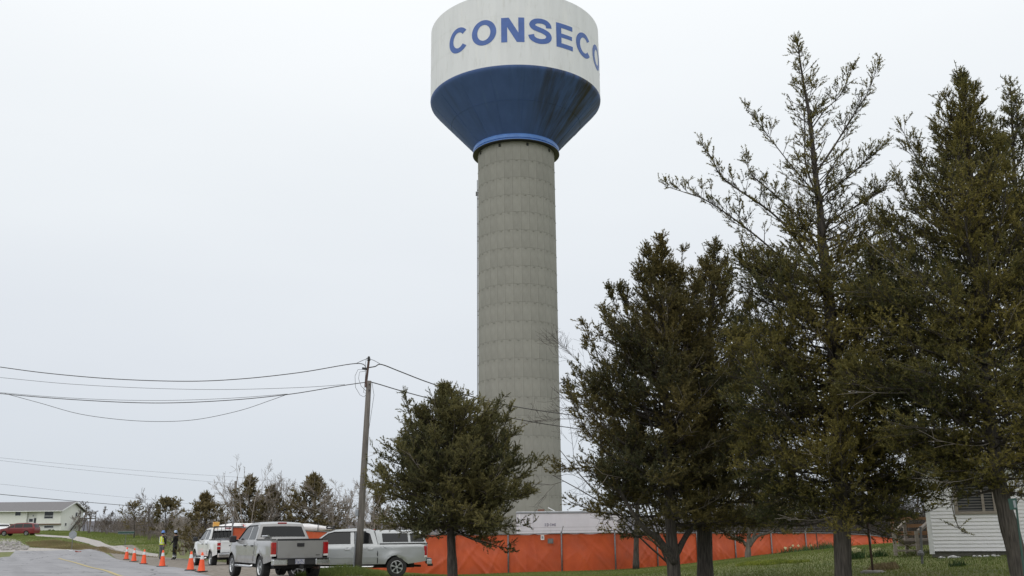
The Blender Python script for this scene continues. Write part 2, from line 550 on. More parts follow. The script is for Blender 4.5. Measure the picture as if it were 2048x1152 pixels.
# ------------------------------------------------------------------ terrain
_cp = [(-5, 10, 0), (0, 0, 0), (5, 20, 0.02), (-13, 43, 0), (-18, 52, 0), (-26, 67, 0.03), (-24, 66, 0.03), (-22, 69, 0.05), (-16, 38, 0), (-28, 63, 0),
       (-35, 72, 0), (-42, 90, 0.05), (-12, 20, 0), (-22, 40, 0), (-45, 60, 0), (-30, 20, 0), (-8, 34, 0.03),
       (0.6, 49.5, -0.38), (5, 49.5, -0.30), (7.2, 50.8, -0.22), (11.6, 53.2, 0.04), (16, 56, 0.27), (18.6, 57.3, 0.46),
       (23, 60, 0.62), (-4, 41, -0.2), (-8, 42, -0.15), (-4.5, 49, -0.38), (-12, 50.5, 0.12), (-18, 62, 0.0), (-8.5, 47.5, 0.05),
       (13.5, 30, 0.78), (16, 34, 1.0), (9.5, 26, 0.45), (8, 23, 0.33), (4.5, 28, 0.10), (1, 31, 0.0), (0, 36, -0.1),
       (-2, 31, 0.0), (10, 36, 0.62), (11.5, 45, 0.45), (18, 45, 0.9), (25, 40, 1.3), (20, 20, 0.7), (30, 60, 0.5), (6, 40, 0.0),
       (0.5, 70, -0.5), (10, 75, -0.6), (25, 80, -0.4), (-10, 80, -0.4), (50, 90, -0.5), (-24, 85, -0.3),
       (0, 130, -1.0), (60, 150, -1.0), (0, 300, -2), (200, 300, -2), (100, 100, 0), (200, 100, 0), (100, 0, 0), (-100, 0, 0),
       (0, -60, 0), (-220, 40, 1)]
for q in ((310, 1108, 80), (230, 1093, 90), (150, 1075, 122), (75, 1070, 138), (240, 1072, 131), (290, 1077, 115),
          (325, 1087, 95), (140, 1100, 97), (0, 1076, 130), (0, 1090, 112), (30, 1103, 100), (0, 1074, 138), (60, 1062, 165),
          (-150, 1062, 165), (150, 1062, 165), (200, 1068, 170), (400, 1080, 110)):
    _cp.append(tuple(at(*q)))
_cp += [(-120, 260, 1.5), (-220, 200, 2.5), (-300, 300, 2), (-60, 300, -1)]
_cp = np.array(_cp, float)
_c2 = 16.0


def _ker(a, b):
    return np.sqrt(((a[:, None, :] - b[None, :, :]) ** 2).sum(-1) + _c2)


_K = _ker(_cp[:, :2], _cp[:, :2])
_n = len(_cp)
_A = np.zeros((_n + 1, _n + 1))
_A[:_n, :_n] = _K + 0.02 * np.eye(_n)
_A[:_n, _n] = 1
_A[_n, :_n] = 1
_w = np.linalg.solve(_A, np.append(_cp[:, 2], 0))


def hz(x, y):
    x = np.atleast_1d(np.asarray(x, float))
    y = np.atleast_1d(np.asarray(y, float))
    p = np.stack([x, y], -1)
    out = np.empty(len(p))
    for i in range(0, len(p), 20000):
        out[i:i + 20000] = _ker(p[i:i + 20000], _cp[:, :2]) @ _w[:_n] + _w[_n]
    out = out + 0.30 * np.exp(-((x + 6.2) ** 2 / 1.1 + (y - 36.7) ** 2 / 1.1))
    r = np.hypot(x, y)
    f = np.clip((r - 280) / 200, 0, 1)
    return out * (1 - f) + (-2.0) * f


def H(x, y):
    return float(hz([x], [y])[0])


def gpt(px, py):
    """where the sight line through a photograph pixel meets the ground"""
    d = at(px, py, 1.0) - np.array([0, 0, CAM_Z])
    ys = np.linspace(18, 220, 1200)
    zz = CAM_Z + d[2] * ys
    hh = hz(d[0] * ys, ys)
    k = np.argmax(zz <= hh)
    if zz[k] > hh[k]:
        k = len(ys) - 1
    y = ys[k]
    if k > 0:
        g0, g1 = zz[k - 1] - hh[k - 1], zz[k] - hh[k]
        y = ys[k - 1] + (ys[k] - ys[k - 1]) * g0 / (g0 - g1 + 1e-12)
    return np.array([d[0] * y, y, float(hz([d[0] * y], [y])[0])])


xs = np.concatenate([[-6000, -3500, -2000, -1200, -800, -500, -350], np.arange(-260, -60, 4), np.arange(-60, 45, 1.0), np.arange(45, 200, 6),
                     [260, 350, 500, 800, 1200, 2000, 3500, 6000]])
ysg = np.concatenate([[-3000, -1500, -600, -250, -120, -60, -30, -15, -5], np.arange(0, 110, 1.0), np.arange(110, 220, 4),
                      [240, 280, 350, 500, 800, 1200, 2000, 3500, 6000]])
gx, gy = np.meshgrid(xs, ysg)
gz = hz(gx.ravel(), gy.ravel())
nx, ny = len(xs), len(ysg)
ii = np.arange(nx * ny).reshape(ny, nx)
Fq = np.stack([ii[:-1, :-1], ii[:-1, 1:], ii[1:, 1:], ii[1:, :-1]], -1).reshape(-1, 4)
M['lawn'] = mat('lawn', (0.17, 0.18, 0.058), (0.13, 0.145, 0.046), 0.5, 1.0, bump=0.5, bscale=12)
layer(M['lawn'], (0.19, 0.16, 0.08), 0.16, 0.58, 0.80, seed=4)
layer(M['lawn'], (0.045, 0.075, 0.018), 1.3, 0.5, 0.8, seed=8)
ground = np_mesh('ground', np.stack([gx.ravel(), gy.ravel(), gz], -1), Fq, M['lawn'], smooth=True)
tag(ground, 'uneven early spring lawn and verge around the road', kind='structure')


def sheet(name, poly, m, off, step, label, kind='structure'):
    bm = bmesh.new()
    bm.faces.new([bm.verts.new((float(p[0]), float(p[1]), 0)) for p in poly])
    bmesh.ops.triangulate(bm, faces=bm.faces[:])
    P = np.array([[float(p[0]), float(p[1])] for p in poly])
    for ax in (0, 1):
        v = math.ceil(P[:, ax].min() / step) * step
        while v < P[:, ax].max():
            co, no = [0, 0, 0], [0, 0, 0]
            co[ax], no[ax] = v, 1
            bmesh.ops.bisect_plane(bm, geom=bm.verts[:] + bm.edges[:] + bm.faces[:], plane_co=co, plane_no=no, dist=1e-4)
            v += step
    xy = np.array([(v.co.x, v.co.y) for v in bm.verts])
    z = hz(xy[:, 0], xy[:, 1]) + off
    for v, zz in zip(bm.verts, z):
        v.co.z = zz
    bmesh.ops.recalc_face_normals(bm, faces=bm.faces)
    me = bpy.data.meshes.new(name)
    bm.to_mesh(me)
    bm.free()
    me.materials.append(m)
    for p in me.polygons:
        p.use_smooth = True
    o = link(bpy.data.objects.new(name, me))
    if me.polygons and me.polygons[0].normal.z < 0:
        me.flip_normals()
    return tag(o, label, kind=kind)


# ------------------------------------------------------------------ road, shoulder, drive
road_r = [(13.5, -8), (9.6, 0), (-1.2, 20), (-13.3, 42.5), (-18.0, 51.4), (-26.2, 67), (-31, 77), (-35.5, 86), (-39, 95)]
road_l = [(-47, 99), (-50, 101), (-46, 92), (-41, 81), (-35, 66), (-29, 53), (-22.5, 39), (-13, 19), (-4, -2), (0, -8)]
sheet('road', road_r + road_l, M['asphalt'], 0.03, 1.0, 'grey asphalt road bending away to the left')
sh = [(-38.5, 94)] + [(-26.2, 67), (-18, 51.4), (-13.3, 42.5), (-1.2, 20), (3, 12)] + [(6.5, 14), (2.6, 22), (-4.2, 33.5), (-8.0, 41), (-11.5, 50), (-18.5, 62), (-26, 74), (-35, 92)]
sheet('gravel_shoulder', sh, M['gravel_brown'], 0.016, 1.0, 'grey brown gravel shoulder where the trucks are parked')
yl = [gpt(*q) for q in ((118, 1117.5), (145, 1125), (190, 1138), (235, 1152))]
d = np.array([yl[-1][0] - yl[0][0], yl[-1][1] - yl[0][1]])
d /= np.hypot(*d)
nrm = np.array([d[1], -d[0]]) * 0.09
ex = yl[-1][:2] + d * 30
ctr = [p[:2] for p in yl] + [ex]
sheet('centre_line', [p + nrm for p in ctr] + [p - nrm for p in reversed(ctr)], M['yellow_paint'], 0.042, 1.0, 'faded yellow centre line painted on the road')
sheet('side_road', [gpt(*q) for q in ((-60, 1101), (55, 1095), (100, 1096.5), (145, 1099.5), (215, 1105.5), (205, 1107), (140, 1104), (60, 1102.5), (-60, 1105.5))],
      M['gravel'], 0.014, 1.0, 'pale gravel side road beyond the bend')
sheet('gravel_patch', [gpt(*q) for q in ((-60, 1077), (25, 1077.5), (40, 1083), (56, 1094), (-60, 1102))], M['gravel'], 0.012, 1.0, 'grey gravel parking patch below the red minivan')
drive = [gpt(*q) for q in ((68, 1069.0), (92, 1069.8), (150, 1073.0), (200, 1082.5), (250, 1094.5), (318, 1108.5), (314, 1114), (280, 1110), (232, 1100.5), (178, 1088), (138, 1077.5), (72, 1072.5))]
sheet('driveway', drive,
      M['gravel'], 0.018, 1.0, 'pale gravel driveway curving down to the road')

# hills on the horizon
hv, hf = [], []
rng = np.random.default_rng(3)
N = 160
for j, (D, zf) in enumerate(((1700, 0.0), (2200, 1.0), (3200, 0.2))):
    for i in range(N):
        a = -0.9 + 1.8 * i / (N - 1)
        ridge = 37 + 4 * math.sin(a * 9) + 2.5 * math.sin(a * 31 + 1) + rng.uniform(-0.7, 0.7)
        hv.append((D * math.tan(a), D, -3 + ridge * zf if zf else -4))
for j in range(2):
    for i in range(N - 1):
        hf.append((j * N + i, j * N + i + 1, (j + 1) * N + i + 1, (j + 1) * N + i))
tag(np_mesh('hills', hv, hf, M['hill'], smooth=True), 'low wooded hills along the horizon', kind='structure')


# ------------------------------------------------------------------ grass
def blades(name, P, hgt, wid, m, label, seed, parent=None, lean=0.5):
    rg = np.random.default_rng(seed)
    n = len(P)
    h = hgt * rg.uniform(0.5, 1.3, n)
    w = wid * rg.uniform(0.6, 1.3, n)
    az = rg.uniform(0, 2 * PI, n)
    dx, dy = np.cos(az) * w / 2, np.sin(az) * w / 2
    la = rg.uniform(0, 2 * PI, n)
    ll = h * lean * rg.uniform(0.2, 1, n)
    V = np.empty((n, 3, 3))
    V[:, 0] = P + np.stack([dx, dy, np.zeros(n) - 0.01], -1)
    V[:, 1] = P - np.stack([dx, dy, np.zeros(n) + 0.01], -1)
    V[:, 2] = P + np.stack([np.cos(la) * ll, np.sin(la) * ll, h], -1)
    patch = 0.5 + 0.25 * np.sin(P[:, 0] * 0.9 + 1.3 * np.sin(P[:, 1] * 0.45)) + 0.25 * np.sin(P[:, 1] * 0.7 + P[:, 0] * 0.33)
    tone = np.clip(patch * 0.65 + rg.uniform(0, 0.5, n) - 0.08, 0, 1)
    o = np_mesh(name, V.reshape(-1, 3), np.arange(n * 3).reshape(-1, 3), m, parent, tone=np.repeat(tone, 3))
    return tag(o, label, kind='stuff')


def scatter(n, poly, seed, hole=None):
    """random points on the ground inside an outline"""
    rg = np.random.default_rng(seed)
    P = np.array([[p[0], p[1]] for p in poly], float)
    lo, hi = P.min(0), P.max(0)
    out = []
    while sum(len(o) for o in out) < n:
        q = rg.uniform(lo, hi, (n, 2))
        ins = np.zeros(n, bool)
        j = len(P) - 1
        for i in range(len(P)):
            c = ((P[i, 1] > q[:, 1]) != (P[j, 1] > q[:, 1])) & (q[:, 0] < (P[j, 0] - P[i, 0]) * (q[:, 1] - P[i, 1]) / (P[j, 1] - P[i, 1] + 1e-12) + P[i, 0])
            ins ^= c
            j = i
        if hole is not None:
            Q = np.array([[p[0], p[1]] for p in hole], float)
            inh = np.zeros(n, bool)
            j = len(Q) - 1
            for i in range(len(Q)):
                inh ^= ((Q[i, 1] > q[:, 1]) != (Q[j, 1] > q[:, 1])) & (q[:, 0] < (Q[j, 0] - Q[i, 0]) * (q[:, 1] - Q[i, 1]) / (Q[j, 1] - Q[i, 1] + 1e-12) + Q[i, 0])
                j = i
            ins &= ~inh
        out.append(q[ins])
    q = np.concatenate(out)[:n]
    return np.stack([q[:, 0], q[:, 1], hz(q[:, 0], q[:, 1])], -1)


lawn_poly = [(2.8, 22.3), (-4.0, 33.8), (-7.5, 41.5), (-10, 48), (-5, 50), (5, 49.6), (12, 53.4), (23, 60), (30, 62), (34, 50), (30, 38), (22, 26), (14, 20)]
blades('grass', scatter(300000, lawn_poly, 5), 0.050, 0.020, M['grass_blade'], 'mown green lawn grass right of the trucks', 6)
blades('dry_grass', scatter(14000, lawn_poly, 15), 0.06, 0.018, M['dry_blade'], 'dry straw coloured blades scattered through the lawn', 16)
far_lawn = [(-26, 75), (-36, 94), (-52, 106), (-72, 128), (-75, 160), (-55, 160), (-44, 125), (-33, 97)]
blades('grass', scatter(60000, far_lawn, 7, drive), 0.09, 0.05, M['grass_blade'], 'green field grass below the cream house', 8)
blades('dry_grass', scatter(14000, [gpt(*q) for q in ((110, 1080), (175, 1090), (220, 1100), (320, 1116), (210, 1106), (140, 1099), (60, 1094), (50, 1085))], 9), 0.12, 0.05,
       M['dry_blade'], 'dry brown grass on the bank beside the gravel driveway', 10)

# ------------------------------------------------------------------ water tower
TX, TY = 0.42, 70.0
RT, RP, RC = 6.58, 2.92, 3.18
tower = thing('water_tower', 'tall concrete water tower with a white and blue lettered tank on top', 'water tower', (TX, TY, 0))
Z_TOP, Z_WB = 39.6, 33.85
prof = [(RT, Z_WB), (RT, 35.5), (RT, 37), (RT, 38.5), (RT, Z_TOP), (RT - 0.03, Z_TOP + 0.03), (RT - 0.35, Z_TOP + 0.11)]
prof += [(RT * (1 - k / 6) - 0.35 * (1 - k / 6), Z_TOP + 0.11 + 0.75 * (1 - (1 - k / 6) ** 2)) for k in range(1, 7)]
tank = MB().lathe(prof, 128).build('tank_wall', M['tank_white'], tower)
smooth_by_angle(tank, 30)
b = MB()
b.lathe([(RT + 0.012, Z_WB + 0.0), (RT, 33.76), (6.55, 33.66), (6.47, 33.56), (6.36, 33.43), (6.0, 33.04), (5.0, 31.95), (4.1, 30.97), (RC + 0.02, 29.98)], 128)
o = b.build('tank_cone', M['tank_blue'], tower, smooth=True)
# welded seams on the cone: raised lines
b = MB()
for k in range(16):
    q = 2 * PI * k / 16 + 0.1
    pts = [((r + 0.005) * math.cos(q), (r + 0.005) * math.sin(q), z) for r, z in ((6.3, 33.37), (5.6, 32.60), (4.1, 30.97), (3.3, 30.10))]
    b.tube(pts, 0.012, 4)
b.lathe([(4.975, 31.925), (4.985, 31.91), (4.95, 31.90)], 96)
b.build('weld_seam', M['tank_blue'], tower)
b = MB()
for z in (35.98, 37.8):
    b.lathe([(RT, z - 0.015), (RT + 0.007, z), (RT, z + 0.015)], 128)
b.build('weld_seam', M['tank_white'], tower)
b = MB().lathe([(3.1, 30.10), (RC + 0.05, 30.06), (RC + 0.10, 30.0), (RC + 0.10, 29.74), (RC + 0.04, 29.70), (RC + 0.04, 29.65), (RC + 0.13, 29.64), (RC + 0.13, 29.58), (3.02, 29.56)], 96)
o = b.build('support_ring', M['ring_blue'], tower)
smooth_by_angle(o, 40)
b = MB().lathe([(RC + 0.135, 29.58), (RC + 0.14, 29.545), (2.9, 29.53)], 96)
b.build('ring_soffit', M['black_plastic'], tower)
b = MB().lathe([(RP - 0.014, -1.2), (RP - 0.014, 29.3), (RP - 0.0, 29.6)], 96)
smooth_by_angle(b.build('shaft_core', M['concrete_core'], tower), 40)
for k in range(8):
    q = -PI / 2 + (k - 3.6) * R(41)
    MB().box((math.cos(q) * (RP + 0.015), math.sin(q) * (RP + 0.015), 29.34), (0.08, 0.15, 0.22), rz=q).build('vent_port', M['dark'], tower)

zj = at(1031, 319, TY - RP)[2]
dz = (zj - at(1031, 678, TY - RP)[2]) / 10
NPAN = 30
da = 2 * PI / NPAN


def panel_geo(b, a0, z0, h):
    ro, ri = RP, RP - 0.05
    g = 0.0020
    segs = 4
    aa = [a0 - da / 2 + g + (da - 2 * g) * i / segs for i in range(segs + 1)]
    vs, fs = [], []
    for a in aa:
        ch = 0.004
        for r, z in ((ri, z0), (ro - ch, z0 + 0.004), (ro, z0 + ch), (ro, z0 + h - ch), (ro - ch, z0 + h - 0.004), (ri, z0 + h)):
            vs.append((r * math.cos(a), r * math.sin(a), z))
    for i in range(segs):
        for j in range(5):
            fs.append((i * 6 + j, (i + 1) * 6 + j, (i + 1) * 6 + j + 1, i * 6 + j + 1))
    fs.append(tuple(range(6)))
    fs.append(tuple(reversed(range(segs * 6, segs * 6 + 6))))
    b.add(vs, fs)
    for k in (0.0,):
        q = a0 + k * da
        b.box((math.cos(q) * (ro + 0.002), math.sin(q) * (ro + 0.002), z0 + h - 0.06), (0.05, 0.13, 0.05), rz=q)
    return b


front = panel_geo(MB(), -PI / 2, 0, dz - 0.006).build('formwork_panel', M['concrete'], tower)
smooth_by_angle(front, 20)
first = True
rest = MB()
top = zj + dz
for r in range(22):
    z0 = zj - dz * r if r else zj
    z0 = zj - dz * r
    if z0 + dz > 29.6:
        continue
    for k in range(NPAN):
        off = (k - 7) if k <= 14 else None
        if off is not None and r < 20:
            o = front if first else front.copy()
            if not first:
                COL.objects.link(o)
                o.parent = tower
            first = False
            o.rotation_euler = (0, 0, off * da)
            o.location = (0, 0, z0 + 0.003)
        else:
            panel_geo(rest, -PI / 2 + (k - 7) * da, z0 + 0.003, dz - 0.006)
panel_top = MB().lathe([(RP, zj + dz + 0.006), (RP, 29.58)], 96).build('shaft_collar', M['concrete'], tower, smooth=True)
tag(rest.build('formwork_panel', M['concrete'], tower), kind='stuff')
# first ring above the top joint
# conduit and small bracket at the left flank
b = MB()
qa = R(186)
for (z0, z1) in ((-0.4, 27.5),):
    b.tube([(math.cos(qa) * (RP + 0.06), math.sin(qa) * (RP + 0.06), z0), (math.cos(qa) * (RP + 0.06), math.sin(qa) * (RP + 0.06), z1)], 0.03, 6)
for k in range(9):
    b.box((math.cos(qa) * (RP + 0.03), math.sin(qa) * (RP + 0.03), 2 + k * 3.0), (0.08, 0.10, 0.05), rz=qa)
b.build('conduit', M['galv'], tower)
MB().box((math.cos(qa) * (RP + 0.1), math.sin(qa) * (RP + 0.1), 26.4), (0.16, 0.14, 0.3), rz=qa).build('junction_box', M['galv'], tower)


# lettering round the tank
def letter_quads(ch):
    """quads in a unit-high cell, plus its width"""
    Q = []
    def bar(x0, y0, x1, y1, n=1, m=1):
        for i in range(n):
            for j in range(m):
                a, b_ = x0 + (x1 - x0) * i / n, x0 + (x1 - x0) * (i + 1) / n
                c, d_ = y0 + (y1 - y0) * j / m, y0 + (y1 - y0) * (j + 1) / m
                Q.append([(a, c), (b_, c), (b_, d_), (a, d_)])
    if ch in 'CO':
        w = 0.98
        a0, a1 = (R(38), R(322)) if ch == 'C' else (0, 2 * PI)
        n = 48
        for i in range(n):
            p = []
            for t, (rx, ry) in ((i, (w / 2, 0.515)), (i + 1, (w / 2, 0.515)), (i + 1, (w / 2 - 0.228, 0.515 - 0.195)), (i, (w / 2 - 0.228, 0.515 - 0.195))):
                q = a0 + (a1 - a0) * t / n
                p.append((w / 2 + rx * math.cos(q), 0.5 + ry * math.sin(q)))
            Q.append(p)
    elif ch == 'N':
        w = 0.86
        s = 0.222
        bar(0, 0, s, 1, 2, 2)
        bar(w - s, 0, w, 1, 2, 2)
        n = 24
        for i in range(n):
            f0, f1 = i / n, (i + 1) / n
            dw = 0.285
            l0, r0 = max((w - dw) * f0, s), min((w - dw) * f0 + dw, w - s)
            l1, r1 = max((w - dw) * f1, s), min((w - dw) * f1 + dw, w - s)
            if r0 > l0 or r1 > l1:
                Q.append([(l1, 1 - f1), (max(r1, l1), 1 - f1), (max(r0, l0), 1 - f0), (l0, 1 - f0)])
    elif ch == 'E':
        w = 0.76
        s = 0.222
        bar(0, 0, s, 1, 2, 2)
        bar(s, 0, w, 0.185, 5)
        bar(s, 0.42, w - 0.03, 0.585, 5)
        bar(s, 0.815, w, 1, 5)
    elif ch == 'S':
        w = 0.92
        P = [(0.80, 0.665), (0.775, 0.79), (0.66, 0.885), (0.46, 0.915), (0.26, 0.875), (0.155, 0.755), (0.215, 0.635), (0.40, 0.56), (0.58, 0.505),
             (0.755, 0.41), (0.80, 0.28), (0.71, 0.145), (0.52, 0.085), (0.32, 0.098), (0.16, 0.19), (0.105, 0.33)]
        pts = []
        for i in range(len(P) - 1):
            p0, p1, p2, p3 = P[max(i - 1, 0)], P[i], P[i + 1], P[min(i + 2, len(P) - 1)]
            for k in range(4):
                t = k / 4
                pts.append(tuple(0.5 * (2 * p1[c] + (p2[c] - p0[c]) * t + (2 * p0[c] - 5 * p1[c] + 4 * p2[c] - p3[c]) * t * t + (3 * p1[c] - p0[c] - 3 * p2[c] + p3[c]) * t ** 3) for c in (0, 1)))
        pts.append(P[-1])
        E = []
        for i, p in enumerate(pts):
            a, c = pts[max(i - 1, 0)], pts[min(i + 1, len(pts) - 1)]
            tx, ty = c[0] - a[0], c[1] - a[1]
            l = math.hypot(tx, ty)
            E.append(((p[0] - ty / l * 0.113, p[1] + tx / l * 0.1), (p[0] + ty / l * 0.113, p[1] - tx / l * 0.1)))
        for i in range(len(E) - 1):
            Q.append([E[i][0], E[i][1], E[i + 1][1], E[i + 1][0]])
    return Q, w


LH = at(1027, 35, TY - RT)[2] - at(1027, 84, TY - RT)[2]
LZ = at(1027, 84, TY - RT)[2]
for ch, ang in zip('CONSECON', (-39.2, -20.2, -1.5, 16.0, 33.4, 51.2, 70.5, 89.5)):
    Q, w = letter_quads(ch)
    vs, fs = [], []
    for q in Q:
        k = len(vs)
        for (u, v) in q:
            a = R(ang) + (u - w / 2) * LH / RT
            vs.append((math.sin(a) * (RT + 0.012), -math.cos(a) * (RT + 0.012), LZ + v * LH))
        fs.append(tuple(range(k, k + 4)))
    o = MB().add(vs, fs).build('letter', M['letter_blue'], tower)
    for p in o.data.polygons:
        p.use_smooth = False

# ------------------------------------------------------------------ orange tarp fence
fence = thing('fence', 'long chain link fence covered in orange tarps at the foot of the tower', 'fence', (4.92, 49.5, 0))
fp = [(-13.9, 49.5, 1.92), (-11.1, 49.5, 1.78), (-8.3, 49.5, 1.58), (-5.6, 49.5, 1.49), (-2.94, 49.5, 1.45), (-0.32, 49.5, 1.43), (2.30, 49.5, 1.45), (4.92, 49.5, 1.45)]
for k, zt in zip(range(1, 9), (1.43, 1.40, 1.38, 1.36, 1.34, 1.30, 1.17, 0.94)):
    fp.append((4.92 + 2.25 * k, 49.5 + 1.3 * k, zt))
pm = MB().tube([(0, 0, -2.2), (0, 0, 0.06)], 0.037, 8).lathe([(0.045, 0.06), (0.03, 0.10), (0.0, 0.115)], 8).build('post', M['galv'], fence, smooth=True)
for i, p in enumerate(fp):
    o = pm if i == 0 else pm.copy()
    if i:
        COL.objects.link(o)
        o.parent = fence
    o.location = (p[0] - 4.92, p[1] - 49.5 - 0.05, p[2] + (0.42 if i == 0 else 0))
ab = MB().tube([(0, 0, 0), (0.10, -0.06, 0.36)], 0.017, 6)
arm = ab.build('barb_arm', M['galv'], fence)
na = 0
for i, p in enumerate(fp):
    if i in (0, 1, 3, 6, 9, 12, 15):
        o = arm if na == 0 else arm.copy()
        if na:
            COL.objects.link(o)
            o.parent = fence
        na += 1
        o.location = (p[0] - 4.92, p[1] - 49.5 - 0.05, p[2])
for dzw in (0.14, 0.3):
    MB().tube([(p[0] - 4.92 + 0.27 * dzw, p[1] - 49.55 - 0.15 * dzw, p[2] + dzw) for p in fp], 0.006, 4).build('barbed_wire', M['galv'], fence)
MB().tube([(p[0] - 4.92, p[1] - 49.5 - 0.04, p[2] + 0.005) for p in fp], 0.024, 6).build('top_rail', M['galv'], fence)
rg = np.random.default_rng(21)
for i in range(len(fp) - 1):
    a, c = np.array(fp[i]), np.array(fp[i + 1])
    nu, nv = 44, 22
    fold = [(rg.uniform(0, 1), rg.uniform(-1.0, 1.0), rg.uniform(0.02, 0.055), rg.uniform(0.012, 0.04)) for _ in range(11)]
    V = []
    dirv = (c - a)[:2] / np.hypot(*(c - a)[:2])
    nrm2 = np.array([dirv[1], -dirv[0]])
    for v in range(nv + 1):
        for u in range(nu + 1):
            s_, t_ = u / nu, v / nv
            x, y = a[0] + (c[0] - a[0]) * s_, a[1] + (c[1] - a[1]) * s_
            zt = a[2] + (c[2] - a[2]) * s_ - 0.045 * math.sin(PI * s_) * (0.3 + 0.7 * abs(math.sin(9 * s_ + i)))
            zb = H(x, y) - 0.04
            z = zt + (zb - zt) * t_
            w_ = 0.0
            for (u0, sl, am, wd) in fold:
                w_ += 0.75 * am * math.exp(-(((s_ - u0) - sl * (t_ - 0.5)) / wd) ** 2) * (0.35 + 0.65 * t_)
            w_ += 0.05 * math.sin(PI * s_) * t_ - 0.02 * math.sin(2.2 * PI * t_)
            w_ *= min(1, 8 * s_, 8 * (1 - s_)) * 0.8 + 0.2
            V.append((x - 4.92 + nrm2[0] * (w_ * 0.75), y - 49.5 + nrm2[1] * (w_ * 0.75), z))
    Fv = [(v * (nu + 1) + u, v * (nu + 1) + u + 1, (v + 1) * (nu + 1) + u + 1, (v + 1) * (nu + 1) + u) for v in range(nv) for u in range(nu)]
    np_mesh('tarp_panel', V, Fv, M['tarp'], fence, smooth=True)

# notices hanging on the fence
p = at(1085, 1075, 49.35)
t = thing('notice', 'small white paper notice hanging at the top of the orange fence', 'sign', p)
MB().box((0, 0, 0), (0.17, 0.008, 0.23)).build('panel', M['sign_white'], t)
MB().box((0, -0.006, 0.0), (0.09, 0.003, 0.12)).build('printed_area', M['sign_back'], t)
p = at(1101, 1082, 49.3)
t = thing('plaque', 'dark grey plate fixed to the orange fence below the white notice', 'sign', p)
MB().box((0, 0, 0), (0.28, 0.012, 0.24)).build('panel', M['sign_grey'], t, bevel=0.003)
MB().box((0, -0.008, 0.05), (0.2, 0.004, 0.02)).box((0, -0.008, 0.0), (0.2, 0.004, 0.02)).box((0, -0.008, -0.05), (0.2, 0.004, 0.02)).build('printed_area', M['sign_back'], t)

# ------------------------------------------------------------------ white trailer behind the fence
TYB = 55.0
pl, pr_ = at(1033, 1060, TYB), at(1245, 1060, TYB)
zt = at(1090, 1026.5, TYB)[2]
tr = thing('box_trailer', 'white box trailer with small dark lettering parked behind the orange fence', 'trailer', (pl[0], TYB, H(pl[0], TYB)))
zb = tr.location.z
Lx = pr_[0] - pl[0]
b = MB().box((Lx / 2, 1.2, (zt - zb + 0.55) / 2), (Lx, 2.4, zt - zb - 0.55))
b.build('body', M['trailer_wall'], tr, bevel=0.02)
MB().box((Lx / 2, 1.2, zt - zb + 0.035), (Lx + 0.06, 2.46, 0.1)).build('roof_rail', M['sign_back'], tr, bevel=0.015)
MB().box((Lx / 2, 1.2, zt - zb + 0.095), (Lx + 0.0, 2.40, 0.02)).build('roof', M['trim_white'], tr)
for x in (0.18, Lx - 0.42):
    MB().box((x, -0.012, (zt - zb + 0.5) / 2), (0.07, 0.03, zt - zb - 0.6)).build('corner_post', M['trim_white'], tr)
for k in range(1, 6):
    MB().box((0.3 + k * 0.62, -0.004, (zt - zb + 0.5) / 2), (0.012, 0.012, zt - zb - 0.62)).build('panel_seam', M['trailer_wall'], tr)
for x in (0.9, 1.8):
    w_ = MB().lathe([(0.12, -0.1), (0.33, -0.1), (0.36, -0.06), (0.36, 0.06), (0.33, 0.1), (0.12, 0.1)], 20, (x, 0.2, 0.36), 'Y').build('wheel', M['rubber'], tr, smooth=True)
pv = at(1082, 1021.5, TYB + 0.5) - np.array([pl[0], TYB, zb])
MB().box((pv[0], 0.5, zt - zb + 0.16), (0.36, 0.5, 0.12)).build('roof_vent', M['trim_brown'], tr, bevel=0.01)
pv = at(1103, 1021, TYB + 0.5) - np.array([pl[0], TYB, zb])
MB().box((pv[0], 0.6, zt - zb + 0.22), (0.42, 0.5, 0.03), ry=R(28)).build('vent_lid', M['trim_white'], tr)
pt = at(1100, 1052, TYB) - np.array([pl[0], TYB, zb])
h = 0.13
b = MB()
def st(x0, z0, x1, z1, w=0.026):
    dx, dz_ = x1 - x0, z1 - z0
    b.box((pt[0] + (x0 + x1) / 2, -0.006, pt[2] + (z0 + z1) / 2), (math.hypot(dx, dz_), 0.006, w), ry=-math.atan2(dz_, dx))
def serif_i(x):
    st(x, 0, x, h)
    st(x - 0.03, 0.0, x + 0.03, 0.0, 0.014)
    st(x - 0.03, h, x + 0.03, h, 0.014)
serif_i(-0.26)
serif_i(-0.155)
for sx, pts in ((-0.155, [(0, h), (0.05, h), (0.08, h * 0.75), (0.08, h * 0.25), (0.05, 0), (0, 0)]), (0.0, [(0.075, h * 0.85), (0.045, h), (0.01, h * 0.8), (0.0, h * 0.5), (0.01, h * 0.2), (0.045, 0), (0.075, h * 0.15)])):
    for (a0, a1) in zip(pts[:-1], pts[1:]):
        st(sx + a0[0], a0[1], sx + a1[0], a1[1], 0.02)
st(0.115, 0, 0.115, h)
st(0.225, 0, 0.225, h)
st(0.115, h, 0.17, 0.03, 0.02)
st(0.17, 0.03, 0.225, h, 0.02)
serif_i(0.285)
b.build('lettering', M['trailer_print'], tr)

